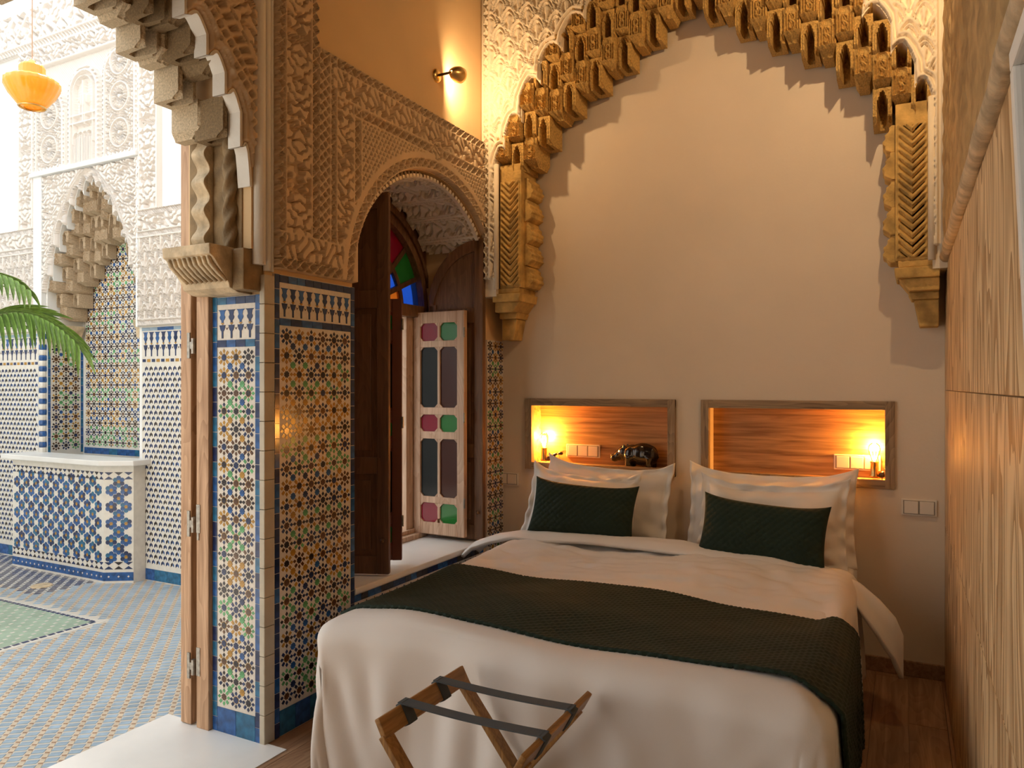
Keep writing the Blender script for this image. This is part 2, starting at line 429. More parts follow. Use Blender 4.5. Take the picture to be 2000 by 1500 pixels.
# window wall: piers, header over door arch and window arch
WY0, WY1, WR_, WC, WZS, SILL = 2.775, 4.03, .70, 3.45, 1.92, .50
DC = 1.62
def tz(pts):
    xs = np.array([p[0] for p in pts]); zz = np.array([p[1] for p in pts])
    return lambda t: np.interp(np.abs(t), xs, zz)
d_room = tz([(0, 3.10), (.10, 3.0), (.217, 2.87), (.25, 2.835), (.32, 2.75), (.39, 2.665), (.45, 2.575), (.50, 2.45), (.53, 2.30), (.54, 2.0)])
d_in = tz([(0, 2.87), (.08, 2.83), (.19, 2.75), (.25, 2.72), (.35, 2.655), (.44, 2.55), (.475, 2.42), (.485, 2.0)])
def lobes(f, edges_, amp, spring=None):
    """stepped edge of pointed lobes following the curve f(t)"""
    pts = []
    for a, b in zip(edges_[:-1], edges_[1:]):
        zc = f((a+b)/2); n = 8
        for k in range(n+1):
            s_ = k/n; t = a+(b-a)*s_
            pts.append((t, zc - .35*amp + amp*(1-abs(2*s_-1)**1.7) + .30*(f(t)-zc)))
    return pts
dl = sorted(set([round(x, 4) for x in [-.54, -.49, -.415, -.33, -.235, -.125, 0, .125, .235, .33, .415, .49, .54]]))
DOOR_EDGE = [(t+DC, z) for t, z in lobes(d_room, dl, .05)]
FX = frame((XL, 0, 0), (0, 1, 0), (0, 0, 1), (1, 0, 0))      # window wall, u = Y, v = Z
wl = MB()
wl.box(XO, XL, YR, -1.8, -.12, CZ); wl.box(XO, XL, -1.8, .70, 3.3, CZ); wl.box(XO, XL, -1.8, .70, -.12, .004); wl.box(XO, XL, .70, DC-.56, -.12, CZ)
eu = [p[0] for p in DOOR_EDGE]; 
for (u0, z0), (u1, z1) in zip(DOOR_EDGE[:-1], DOOR_EDGE[1:]):
    if u1-u0 > 1e-5: wl.poly([(u0, z0), (u1, z1), (u1, CZ), (u0, CZ)], FX, -.05, 0, 0, True); wl.poly([(u0, z0+.20), (u1, z1+.20), (u1, CZ), (u0, CZ)], FX, -.36, -.05, 0, True)
wl.box(XO, XL, DC-.56, DC-.54, 2.0, CZ); wl.box(XO, XL, DC+.54, YJ+.0, 2.0, CZ)
wl.box(XO, XL, YJ, WY0, -.12, CZ)
wl.box(XO-.16, XL, WY0, WY1, -.12, SILL-.03)
aw = np.linspace(WY0, WY1, 33)
def zw(y): return WZS + math.sqrt(max(0, WR_**2-(y-WC)**2))
for a, b in zip(aw[:-1], aw[1:]): wl.poly([(a, zw(a)), (b, zw(b)), (b, CZ), (a, CZ)], FX, -.52, 0, 0, True)
wl.box(XO-.16, XL, WY1, YB, -.12, CZ)
wall_left = struct(wl.build('wall_left', OCHRE))

# ------------------------------------------------------------------ carved stucco on the window wall
def band(u, v, u0, u1, f): return np.where((u >= u0) & (u < u1), f, 0)
def ridge(d, w=.006): return stroke(d, w, .003)
def wallcarve(u, v):
    r = np.hypot(u-WC, np.maximum(v-WZS, 0)); r = np.where(v < WZS, np.abs(u-WC), r)
    h = np.zeros_like(u)
    # tall band beside the door
    c = (u-2.39)
    h = np.where(u < 2.51, foliage(np.abs(c), v, 1.0), h)
    h = np.where(u < 2.315, chain(v, u-2.292, .05, .022), h)
    h = np.where((u > 2.465) & (u < 2.515), chain(v, u-2.49, .05, .024), h)
    for x in (2.315, 2.465): h = np.maximum(h, ridge(u-x, .007))
    # inner frame
    q = (u >= 2.515)
    h = np.where(q, foliage(u*1.0, v, 1.15, 1.3), h)
    h = np.where(q & (u < 2.585), lattice(u-2.55, v, .045, .25), h)
    h = np.where(q & (u >= 2.585) & (u < 2.625), chain(v, u-2.605, .045, .018), h)
    top = (v > 2.70) & (u > 2.585+ (2.94-v)*0)
    h = np.where(q & (v > 2.765) & (u > 2.60), script(u, v), h)
    h = np.where(q & (v > 2.885) & (u > 2.53), chain(u, v-2.91, .055, .025), h)
    h = np.where(q & (v > 2.705) & (v <= 2.765) & (u > 2.745), chain(u, v-2.735, .055, .026), h)
    fld = (u > 2.80) & (v <= 2.705) & (u < 3.965)
    h = np.where(fld, keylat(u, v, .028), h)
    h = np.where((u > 2.745) & (u <= 2.80) & (v <= 2.705), chain(v, u-2.772, .05, .025), h)
    h = np.where((u >= 3.965) & (v <= 2.94), chain(v, u-3.985, .05, .02), h)
    low = (v < 2.09) & (u < 2.76) & (u > 2.315)
    h = np.where(low, script(u*.9, v*1.0+.4), h)
    h = np.where((v < 1.985) & (u < 2.80), chain(u, v-1.962, .055, .024), h)
    for z in (2.887, 2.763, 2.706): h = np.maximum(h, ridge(v-z, .006)*(u > 2.62))
    for x in (2.585, 2.625, 2.745, 2.80): h = np.maximum(h, ridge(u-x, .006)*(v < (2.94 if x < 2.7 else 2.76))*(v > 2.09))
    h = np.maximum(h, ridge(v-2.09, .006)*(u < 2.76))
    # ring around the arch
    rr = r-(WR_+.045)
    th = np.arctan2(v-WZS, u-WC)
    ring = (rr < .04)
    h = np.where(ring, chain(th*WR_, rr+.012, .055, .026), h)
    h = np.maximum(h, ridge(rr-.04, .006)); h = np.maximum(h, ridge(rr+.038, .008))
    # little medallion over the crown
    rm = np.hypot((u-WC), v-2.735); h = np.where(rm < .055, np.maximum(ridge(rm-.052, .006), foliage(u-WC, v-2.735, 1.5)), h)
    return h
def wallmask(u, v):
    r = np.hypot(u-WC, v-WZS); op = (u > WY0) & (u < WY1) & ((v < WZS) | (r < WR_))
    return ~op & ((u < 2.515) | (v < 2.94)) & (v > 1.93)
relief('carved_panel', FX, 2.27, 3.99, 1.93, 3.62, .0042, wallcarve, STUCCO, wall_left, .038, wallmask)
# soffit of the window arch, carved with round-headed cartouches
def soffit():
    nt_, nx = 430, 110
    th = np.linspace(math.acos((WY1-WC)/WR_), math.acos((WY0-WC)/WR_), nt_); x = np.linspace(0, .44, nx); T, X = np.meshgrid(th, x)
    s_ = T*WR_; p = .17; a = np.mod(s_, p)-p/2; w = X
    arch = np.where(w < .12, np.hypot(a, (w-.12)), np.abs(a)); arch = np.where(w < .03, 9, arch)
    ins = arch < .058
    h = np.where(ins, foliage(a, w, .85), lattice(a, w, .034, .2)); h = np.maximum(h, stroke(arch-.066, .007)); 
    h = np.maximum(h, stroke(np.abs(a)-p/2, .010)); h = np.maximum(h, stroke(w-.015, .015))
    R = WR_-.001-h*.034
    P = np.stack([XL-X, WC+R*np.cos(T), WZS+R*np.sin(T)], -1)
    new_obj('carved_soffit', grid_mesh('carved_soffit', P, None, STUCCO_PALE, False, False), wall_left)
soffit()
# carved spandrel above the doorway
def doorcarve(u, v):
    d = sdf_poly(u, v, DOOR_EDGE[::2]); t = u-DC
    rr = v-d_room(t); dd = sdf_poly(u, v, [(DC+k*.03, float(d_room(k*.03))) for k in range(-18, 19)])
    h = lattice(u, v, .052, .30)
    h = np.where(dd > .10, foliage(t, v, 1.0, .5), h)
    sb = (dd > .095) & (dd < .150)
    ph = np.arctan2(v-2.2, t)*.62
    h = np.where(sb, sm(np.sin(ph*2*PI/.034 + (dd-.122)*70), -.3, .3), h)
    for k in (.095, .150, .168): h = np.maximum(h, ridge(dd-k, .006))
    h = np.where(d < .026, .55, h); h = np.maximum(h, ridge(d-.026, .005))
    return h
def doormask(u, v): return v > np.interp(u, [p[0] for p in DOOR_EDGE], [p[1] for p in DOOR_EDGE])
relief('carved_spandrel', FX, .95, 2.165, 2.0, 3.5, .0055, doorcarve, STUCCO, wall_left, .034, doormask)
# plain round mouldings beside the arch
for y, r_, z0 in ((2.195, .026, 1.94), (2.238, .015, 1.92), (2.262, .009, 1.92)):
    MB().tube([(XL+.006, y, z0), (XL+.006, y, CZ)], r_, 14).build('plain_moulding', EDGE, wall_left, smooth=True)

# ------------------------------------------------------------------ glazed tile mosaics
def starpts(r1, r2, n=8, rot=0):
    return [((r1 if k % 2 == 0 else r2)*math.cos(PI*k/n+rot), (r1 if k % 2 == 0 else r2)*math.sin(PI*k/n+rot)) for k in range(2*n)]
LOC = frame((0, 0, 0), (1, 0, 0), (0, 1, 0), (0, 0, 1))
_tm = {}
def tilemesh(key, pts, colour, h=.0016):
    k = (key, colour)
    if k not in _tm: _tm[k] = MB().poly(pts, LOC, -.0005, h).mesh('tile_'+colour, TILE[colour])
    return _tm[k]
def place(name, me, fr, u, v, parent, rot=0, n=0):
    o = new_obj(name, me, parent); o.matrix_world = fmat(fr, u, v, n, rot); return o
def shift(pts, u, v, rot=0):
    c, s_ = math.cos(rot), math.sin(rot); return [(u+p[0]*c-p[1]*s_, v+p[0]*s_+p[1]*c) for p in pts]
def mosaic(parent, fr, u0, u1, v0, v1, p, single=True, seed=0, dark=.0, limit=300):
    """eight-fold rosettes on a square lattice with a star at every cell centre"""
    rg = random.Random(seed); mb = MB(); cnt = 0
    rows = int((v1-v0)/p); cols = max(1, int(round((u1-u0)/p))); pu = (u1-u0)/cols; pv = (v1-v0)/rows
    cs = starpts(p*.21, p*.16, 8, PI/8); ds = starpts(p*.215, p*.165, 8, 0)
    hal = starpts(p*.29, p*.15, 8, 0)
    for j in range(rows):
        fam = (j//2) % 4
        for i in range(cols):
            u = u0+(i+.5)*pu; v = v0+(j+.5)*pv
            ringc = rg.choice(['green', 'green', 'brown', 'ochre', 'navy'] if fam % 2 == 0 else ['ochre', 'brown', 'navy', 'ochre', 'black'])
            alt = rg.choice([ringc, ringc, 'navy', 'black'])
            cc = rg.choice(['black', 'black', 'brown', 'brown', 'navy'])
            if rg.random() < .55: mb.poly(shift(hal, u, v), fr, 0, .0008, TI['ochre'])
            if single and cnt < limit: place('star_tile', tilemesh(('c', p), cs, cc), fr, u, v, parent); cnt += 1
            else: mb.poly(shift(cs, u, v), fr, 0, .0016, TI[cc])
            for k in range(8):
                an = PI/4*k; rr = p*.36; sq = p*.104
                a = (u+rr*math.cos(an), v+rr*math.sin(an))
                if not (u0 < a[0] < u1): continue
                q = [(sq*1.25, 0), (0, sq), (-sq*1.25, 0), (0, -sq)] if k % 2 == 0 else [(sq, sq*.8), (-sq, sq*.8), (-sq, -sq*.8), (sq, -sq*.8)]
                mb.poly(shift(q, a[0], a[1], an), fr, 0, .0014, TI[ringc if k % 2 else alt])
            dc = ['green', 'blue', 'green', 'ochre'][fam] if rg.random() < .75 else rg.choice(['blue', 'ochre', 'navy'])
            if i < cols-1 or True:
                uu, vv = u+pu/2, v+pv/2
                if uu < u1-p*.1 and vv < v1-p*.1:
                    if single and cnt < limit: place('star_tile', tilemesh(('d', p), ds, dc), fr, uu, vv, parent); cnt += 1
                    else: mb.poly(shift(ds, uu, vv), fr, 0, .0016, TI[dc])
    return stuff(mb.build('mosaic_chips', TM, parent))
def tilerow(parent, fr, u0, u1, v0, v1, step, colours, horiz=True, seed=1, gap=.0012):
    rg = random.Random(seed); L = (u1-u0) if horiz else (v1-v0); n = max(1, round(L/step)); s_ = L/n
    w, h = (s_, v1-v0) if horiz else (u1-u0, s_)
    q = [(-w/2+gap, -h/2+gap), (w/2-gap, -h/2+gap), (w/2-gap, h/2-gap), (-w/2+gap, h/2-gap)]
    for i in range(n):
        u, v = (u0+(i+.5)*s_, (v0+v1)/2) if horiz else ((u0+u1)/2, v0+(i+.5)*s_)
        place('border_tile', tilemesh(('r', round(w, 4), round(h, 4)), q, rg.choice(colours), .0022), fr, u, v, parent)
MER = [(-.5, 0), (-.30, .10), (-.22, .34), (-.34, .48), (-.26, .62), (-.14, .70), (-.07, 1.0), (.07, 1.0), (.14, .70), (.26, .62), (.34, .48), (.22, .34), (.30, .10), (.5, 0)]
def merlons(parent, fr, u0, u1, v0, v1, step, single=True):
    n = max(2, round((u1-u0)/step)); s_ = (u1-u0)/n; H = v1-v0; mb = MB()
    up = [(x*s_*.92, -y*H*.52) for x, y in MER]               # hanging bells from the top
    dn = [(x*s_*.5, -y*H*.50) for x, y in [(-.9, 1), (-.55, .72), (-.25, .1), (.25, .1), (.55, .72), (.9, 1), (.2, 1), (0, .84), (-.2, 1)]]
    bell = [(-.34*s_, 0), (.34*s_, 0), (.22*s_, -.16*H), (.10*s_, -.22*H), (.09*s_, -.46*H), (-.09*s_, -.46*H), (-.10*s_, -.22*H), (-.22*s_, -.16*H)]
    dart = [(-.16*s_, 0), (0, -.05*H), (.16*s_, 0), (0, -.10*H)]
    for i in range(n):
        u = u0+(i+.5)*s_; c = 'navy' if i % 2 else 'blue'
        for nm, pts, vv, col in (('merlon_tile', up, v1, c), ('bell_tile', bell, v0+.47*H, 'navy'), ):
            if single: place(nm, tilemesh((nm, round(s_, 4)), pts, col), fr, u, vv, parent)
            else: mb.poly(shift(pts, u, vv), fr, 0, .0016, TI[col])
        mb.poly(shift(dart, u+s_/2, v0+.40*H), fr, 0, .0014, TI['brown']) if u+s_*.7 < u1 else None
        mb.poly(shift([(-.2*s_, 0), (.2*s_, 0), (0, -.07*H)], u, v0+.55*H), fr, 0, .0018, TI['ochre'])
    stuff(mb.build('frieze_chips', TM, parent))
def tile_panel(fr, W, ztop, z0, pitch, seed, lab, single=True, bw=.028, thick=.012, base=True, cols=('blue', 'navy', 'teal')):
    """tiled dado panel: ground slab, blue borders, merlon frieze and mosaic"""
    pan = MB().poly([(0, z0), (W, z0), (W, ztop), (0, ztop)], fr, 0, thick, 0, True).build('tile_panel', GROUT, wall_left)
    O, U, V, N = fr; f2 = (O+N*thick, U, V, N)
    tilerow(pan, f2, 0, bw, z0, ztop, .062, cols, False, seed)
    tilerow(pan, f2, W-bw, W, z0, ztop, .062, cols, False, seed+1)
    zb = z0+.115 if base else z0
    if base: tilerow(pan, f2, bw, W-bw, z0+.002, z0+.108, .09, ('blue', 'teal', 'blue'), True, seed+2)
    tilerow(pan, f2, bw, W-bw, ztop-.034, ztop-.002, .052, cols, True, seed+3)
    merlons(pan, f2, bw+.004, W-bw-.004, ztop-.175, ztop-.055, .05, single)
    tilerow(pan, f2, bw, W-bw, ztop-.212, ztop-.180, .062, cols, True, seed+4)
    mosaic(pan, f2, bw+.004, W-bw-.004, zb, ztop-.216, pitch, single, seed)
    return pan
tile_panel(frame((-2.585, YJ, 0), (1, 0, 0), (0, 0, 1), (0, -1, 0)), .275, 1.825, 0, .074, 3, '')
tile_panel(frame((XL, 2.272, 0), (0, 1, 0), (0, 0, 1), (1, 0, 0)), .505, 1.915, 0, .076, 5, '', cols=('navy', 'blue', 'navy'))
# stone corner bead between the two tile panels
for k in range(16):
    z0 = k*.119; bx('corner_stone', (-2.312, XL+.016, YJ-.016, YJ+.04, z0+.001, z0+.118), mat('corner_stone', (.52, .46, .36), .6, bump=.2, var=.12, vscale=9), wall_left, .003)
# tiles under the sill and in the alcove corner
fs_ = frame((XL, WY0, 0), (0, 1, 0), (0, 0, 1), (1, 0, 0))
pan = MB().poly([(0, 0), (1.22, 0), (1.22, SILL-.03), (0, SILL-.03)], fs_, 0, .012, 0, True).build('tile_panel', GROUT, wall_left)
f2 = (fs_[0]+fs_[3]*.012, *fs_[1:])
tilerow(pan, f2, 0, 1.22, SILL-.066, SILL-.032, .05, ('navy', 'blue', 'black'), True, 11)
mosaic(pan, f2, 0, 1.22, 0, SILL-.07, .06, True, 12)
fc = frame((XL, YA+.045, 0), (0, 1, 0), (0, 0, 1), (1, 0, 0))
pan = MB().poly([(0, 0), (.21, 0), (.21, 1.74), (0, 1.74)], fc, 0, .012, 0, True).build('tile_panel', GROUT, wall_left)
mosaic(pan, (fc[0]+fc[3]*.012, *fc[1:]), 0, .21, .3, 1.74, .07, True, 13)

# ------------------------------------------------------------------ muqarnas arches
def cell_mesh(kind, m, w=1.0, h=1.0, seed=0):
    """one carved cell, width 1, height 1 (hanging down from 0), depth 1 to the back; front towards -y"""
    nu, nv = 15, 27
    u = np.linspace(-1, 1, nu); v = np.linspace(0, 1, nv); U, V = np.meshgrid(u, v)
    rg = np.random.default_rng(seed)
    if kind == 'panel':
        hgt = -.06*np.ones_like(U)
        hgt = np.maximum(hgt, .16*stroke(np.abs(U)-.86, .10, .08)); hgt = np.maximum(hgt, .14*stroke(np.abs(U)-.58, .09, .07))
        for cv in (.34, .58):
            rr = np.hypot(U/.36, (V-cv)/.13); hgt = np.maximum(hgt, .16*stroke(rr-.85, .25, .15)); hgt = np.maximum(hgt, .10*(1-sm(rr, .15, .35)))
        ap = np.hypot(U*.9, (V-.20)*2.6); hgt = np.where(V < .2, .04+.16*stroke(ap-.62, .12, .1), hgt)
        tap = sm(V, .74, 1.0); hgt = np.where(V > .74, .20-.85*tap + .10*np.sin(V*70)*0 + .08*stroke(np.abs(U)-.45*(1-tap), .14, .1), hgt)
        xw = 1-.42*tap
    else:
        # tall pointed niche
        half = .60*np.ones_like(V); half = np.where(V < .40, .60*np.sqrt(np.clip((V-.08)/.32, 0, 1)), half)
        ins = half-np.abs(U)
        hgt = np.where(ins > 0, -1.5*np.clip(ins/.25, 0, 1)**.5, .05)
        hgt = np.maximum(hgt, np.where(np.abs(ins) < .13, .12, -9))
        hgt = np.where((V < .08), .08, hgt)
        tap = sm(V, .80, 1.0); hgt = hgt-.5*tap*(ins < 0); xw = 1-.0*tap
    hgt = hgt + rg.normal(0, .012, U.shape)
    P = np.stack([U*.5*xw, -hgt*.5, -V], -1)
    front = P.reshape(-1, 3); n0 = len(front)
    back = front.copy(); back[:, 1] = 1.0
    mb = MB(); mb.v = [tuple(p) for p in front]
    idx = np.arange(n0).reshape(nv, nu)
    for a in range(nv-1):
        for b in range(nu-1): mb.f.append((idx[a, b], idx[a+1, b], idx[a+1, b+1], idx[a, b+1])); mb.m.append(0)
    rim = list(idx[0, :]) + list(idx[1:, -1]) + list(idx[-1, -2::-1]) + list(idx[-2:0:-1, 0])
    base = n0; mb.v += [tuple(back[i]) for i in rim]; k = len(rim)
    for i in range(k):
        j = (i+1) % k; mb.f.append((rim[i], rim[j], base+j, base+i)); mb.m.append(0)
    me = mb.mesh('muqarnas_cell_'+kind, m); return me
CELLS = {}
def cells(m):
    if m.name not in CELLS: CELLS[m.name] = {'panel': [cell_mesh('panel', m, seed=s_) for s_ in (1, 2)], 'niche': [cell_mesh('niche', m, seed=s_) for s_ in (3, 4)]}
    return CELLS[m.name]
def muqarnas(parent, fr, c, half, w, hc, zin, zout, m, front, back, step, seed=0, over=.06):
    """columns of hanging cells filling the band between zin and zout; fr N points to the viewer.
       front/back: distances behind the arch face"""
    O, U, V, N = fr; n = int(round(2*half/w)); w = 2*half/n; rg = random.Random(seed); cm = cells(m)
    for i in range(n):
        t = -half+(i+.5)*w; z = float(zin(t)) + (.0 if i % 2 else hc*.28); zt = float(zout(t))+over
        k = 0; tiers = max(1, math.ceil((zt-z)/hc))
        while z < zt:
            kind = 'panel' if (i+k) % 2 == 0 else 'niche'
            fy = front + step*(tiers-1-k) + (.012 if kind == 'niche' else 0)
            o = new_obj('muqarnas_cell', rg.choice(cm[kind]), parent)
            p = O + U*(c+t) + V*(z+hc) - N*fy; D = back-fy
            sx, sy, sz = w*1.02, D, hc*1.06
            B = -N
            o.matrix_world = Matrix(((U.x*sx, B.x*sy, V.x*sz, p.x), (U.y*sx, B.y*sy, V.y*sz, p.y), (U.z*sx, B.z*sy, V.z*sz, p.z), (0, 0, 0, 1)))
            z += hc; k += 1

def edge_band(parent, fr, pts, m, n0=-.05, n1=.012, w=.010, name='lobed_edge'):
    """plaster lip lining a lobed edge: a strip of thickness w following pts"""
    mb = MB(); O, U, V, N = fr
    pts = [p for i, p in enumerate(pts) if i == 0 or abs(p[0]-pts[i-1][0])+abs(p[1]-pts[i-1][1]) > 1e-4]
    k = len(pts); nor = []
    for i in range(k):
        a, b = pts[max(0, i-1)], pts[min(k-1, i+1)]; dx, dy = b[0]-a[0], b[1]-a[1]; L = math.hypot(dx, dy)+1e-9
        nor.append((dy/L, -dx/L))
    for i in range(k-1):
        a, b = pts[i], pts[i+1]; a2 = (a[0]+nor[i][0]*w, a[1]+nor[i][1]*w); b2 = (b[0]+nor[i+1][0]*w, b[1]+nor[i+1][1]*w)
        mb.poly([a, b, b2, a2], fr, n0, n1, 0, True)
    return mb.build(name, m, parent)

# --- arch over the bed
AC = -1.04
a_in = tz([(0, 3.58), (.09, 3.49), (.24, 3.38), (.4, 3.27), (.55, 3.18), (.68, 3.10), (.82, 2.97), (.9, 2.86), (.95, 2.74), (.985, 2.70), (1.0, 2.765), (1.16, 2.765)])
a_out = tz([(0, 3.98), (.25, 3.86), (.5, 3.66), (.715, 3.49), (.85, 3.335), (.915, 3.25), (1.035, 3.03), (1.10, 2.90), (1.16, 2.75)])
al = [-1.16, -1.085, -.985, -.86, -.72, -.57, -.40, -.21, 0, .21, .40, .57, .72, .86, .985, 1.085, 1.16]
ARCH_EDGE = [(t+AC, z) for t, z in lobes(a_out, al, .075)]
FY = frame((0, YA, 0), (1, 0, 0), (0, 0, 1), (0, -1, 0))
bw_ = MB()
for (u0, z0), (u1, z1) in zip(ARCH_EDGE[:-1], ARCH_EDGE[1:]):
    if u1-u0 > 1e-5: bw_.poly([(u0, z0), (u1, z1), (u1, CZ), (u0, CZ)], FY, -.26, 0, 0, True)
bw_.box(XL, AC-1.16, YA, YB, 2.0, CZ); bw_.box(AC+1.16, XR+.012, YA, YB, 2.0, CZ)
arch_wall = struct(bw_.build('wall_alcove', STUCCO_PALE))
def archcarve(u, v):
    d = sdf_poly(u, v, ARCH_EDGE[::2]); h = scales(u-AC, v)
    h = np.where(d < .046, .12, h); h = np.maximum(h, ridge(d-.012, .010)); h = np.maximum(h, ridge(d-.040, .007))
    L = XL+.065
    ch = (u < L) & (u > XL+.022); h = np.where(u < L, .1, h); h = np.where(ch, chain(v, u-(XL+.043), .06, .021), h)
    h = np.maximum(h, ridge(u-L, .008)); h = np.where(u > XR-.045, .5, h); h = np.maximum(h, ridge(u-(XR-.045), .006))
    return h
def archmask(u, v):
    e = np.interp(u, [p[0] for p in ARCH_EDGE], [p[1] for p in ARCH_EDGE], left=2.1, right=2.1); return v > e
relief('carved_spandrel', FY, XL+.002, XR-.002, 2.1, 4.1, .0048, archcarve, STUCCO_PALE, arch_wall, .028, archmask)
for x, r_ in ((AC-1.16+.004, .016), (AC+1.16-.004, .016), (XL+.012, .010), (XR-.018, .014)):
    MB().tube([(x, YA-.006, 2.04), (x, YA-.006, 2.80 if abs(x-AC) < 1.17 else CZ)], r_, 12).build('plain_moulding', STUCCO_PALE, arch_wall, smooth=True)
ba = thing('muqarnas_arch', 'golden brown muqarnas arch of carved hanging cells over the bed', 'arch', (0, 0, 0))
muqarnas(ba, FY, AC, 1.155, .082, .155, a_in, a_out, OLD, .0, .235, .022, 5, over=.0)
def chev(u, v): return sm(np.sin((v - np.abs(u)*1.0)*2*PI/.036), -.45, .25)
for s_ in (-1, 1):
    xo = AC+s_*1.15; xi = AC+s_*1.005
    x0, x1 = min(xo, xi), max(xo, xi); xm = (x0+x1)/2
    col = bx('pilaster', (x0, x1, YA+.03, YB-.02, 2.05, 2.80), OLD, ba, .004)
    fr_ = frame((xm, YA+.03, 0), (1, 0, 0), (0, 0, 1), (0, -1, 0))
    relief('chevron_carving', fr_, -(x1-x0)/2+.006, (x1-x0)/2-.006, 2.06, 2.70, .0055, lambda u, v: np.maximum(chev(u, v), stroke(np.abs(u)-.062, .006)), OLD, ba, .016, base=.0)
    # scalloped inner edge: stacked hanging lobes
    z = 2.72
    for k in range(5):
        xs = AC+s_*1.01; pr = []
        for q in range(13):
            a_ = q/12; pr.append((xs - s_*(.022+.036*math.sin(PI*a_**1.5)**.7 + .006*math.sin(a_*23+k)), z-.132*a_))
        pr = [(xs, z)] + pr + [(xs, z-.132)]
        MB().poly(pr, frame((0, YB-.02, 0), (1, 0, 0), (0, 0, 1), (0, -1, 0)), 0, .16+.012*(k % 2), 0, True).build('scalloped_lobe', OLD, ba, bevel=.004)
        z -= .134
    # stepped corbel
    z = 2.05
    for hh, a_, b_ in ((.035, .155, .15), (.05, .17, .16), (.06, .15, .105), (.035, .11, .095), (.13, .085, .06)):
        xe = AC+s_*1.19
        pts = [(xe, z), (xe, z-hh), (xe-s_*(b_+.02), z-hh), (xe-s_*(a_+.02), z)]
        MB().poly(pts, frame((0, YB-.004, 0), (1, 0, 0), (0, 0, 1), (0, -1, 0)), 0, .25*(a_/.17), 0, True).build('corbel_block', OLD, ba, bevel=.006)
        z -= hh

# --- arch of the doorway
da = thing('muqarnas_doorway_arch', 'dark carved muqarnas arch of the doorway into the courtyard', 'arch', (0, 0, 0))
edge_band(da, FX, DOOR_EDGE, EDGE, -.06, .006, .012)  # lobed lining whitened: light from outside is put into its colour
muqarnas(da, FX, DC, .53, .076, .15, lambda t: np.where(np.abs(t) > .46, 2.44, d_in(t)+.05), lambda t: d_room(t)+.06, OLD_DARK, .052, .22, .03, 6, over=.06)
muqarnas(da, frame((XL-.20, 0, 0), (0, 1, 0), (0, 0, 1), (1, 0, 0)), DC, .53, .082, .14, lambda t: np.where(np.abs(t) > .46, 2.42, d_in(t)), lambda t: d_room(t)+.04, OLD_PALE, .0, .15, .0, 8, over=.06)  # outer tier in a paler material: courtyard light put into its colour
for s_ in (-1, 1):
    ye = DC+s_*.54
    # dark recess block with twisted colonnette, wavy stone edge, corbel
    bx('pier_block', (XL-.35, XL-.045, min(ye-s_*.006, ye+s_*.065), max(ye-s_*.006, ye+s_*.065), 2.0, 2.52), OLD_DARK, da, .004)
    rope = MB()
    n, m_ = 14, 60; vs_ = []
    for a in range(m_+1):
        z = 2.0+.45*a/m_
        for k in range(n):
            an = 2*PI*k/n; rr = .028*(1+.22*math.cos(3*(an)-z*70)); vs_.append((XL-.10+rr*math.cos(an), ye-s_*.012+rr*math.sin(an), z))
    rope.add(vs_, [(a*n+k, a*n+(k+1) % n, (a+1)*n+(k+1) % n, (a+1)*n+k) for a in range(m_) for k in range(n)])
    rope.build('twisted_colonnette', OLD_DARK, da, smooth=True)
    pts = []
    for q in range(61):
        z = 2.0+.46*q/60; ph = (z-2.0)/.115; pts.append((ye-s_*(.022+.030*(.5+.5*math.sin(2*PI*ph-1.2))), z))
    pts = [(ye+s_*.02, 2.0)] + pts + [(ye+s_*.02, 2.46)]
    MB().poly(pts, frame((XL-.21, 0, 0), (0, 1, 0), (0, 0, 1), (1, 0, 0)), -.075, 0, 0, True).build('wavy_edge', OLD_PALE, da, bevel=.003)
    yj = DC+s_*.61
    pr = [(yj, 2.005), (yj-s_*.215, 2.005), (yj-s_*.212, 1.965), (yj-s_*.195, 1.955), (yj-s_*.17, 1.925), (yj-s_*.135, 1.885), (yj-s_*.12, 1.865), (yj-s_*.115, 1.845), (yj-s_*.07, 1.828), (yj, 1.826)]
    MB().poly(pr, frame((XL-.07, 0, 0), (0, 1, 0), (0, 0, 1), (1, 0, 0)), -.27, 0, 0, True).build('corbel', OLD_PALE, da, bevel=.004)
    gad = MB()
    for k in range(9):
        x = XL-.09-.028*k
        gad.tube([(x, yj-s_*.205, 1.958), (x-.006, yj-s_*.186, 1.935), (x+.004, yj-s_*.155, 1.898), (x+.02, yj-s_*.130, 1.868)], [.008, .012, .010, .006], 6)
    gad.build('gadroons', OLD_PALE, da, smooth=True)
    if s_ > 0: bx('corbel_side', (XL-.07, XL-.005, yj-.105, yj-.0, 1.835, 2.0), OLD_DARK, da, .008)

# ------------------------------------------------------------------ doorway: threshold, posts, folded door leaf
thr = struct(MB().box(XO-.22, XL+.12, DC-.7, YJ, -.10, .004).build('trim_1', MARBLE)); thr.name = 'trim_1'
dj = thing('door_post', 'weathered wooden door jamb standing against the tiled reveal', 'door frame', (-2.622, 2.225, 0))
bx('jamb', (-.036, .036, -.03, .003, .004, 2.62), POSTWOOD, dj, .004)
bx('strike', (-.030, -.018, -.034, -.028, .80, .95), STEEL, dj, .002)
dlf = thing('folding_door', 'weathered wooden door leaf folded open, seen edge-on beside its jamb', 'door', (-2.722, 2.225, 0))
bx('leaf', (-.036, .028, -.028, .50, .008, 2.75), POSTWOOD, dlf, .004)
for z in (.86, .255, 1.62):
    h = MB(); h.box(.010, .026, -.034, -.027, z-.05, z+.06); h.build('hinge_plate', STEEL, dlf, bevel=.001)
    h = MB().tube([(.046, -.03, z-.03), (.046, -.03, z+.035)], .009, 10); h.box(.024, .048, -.033, -.028, z-.01, z+.02); h.build('hinge_pin', STEEL, dlf)
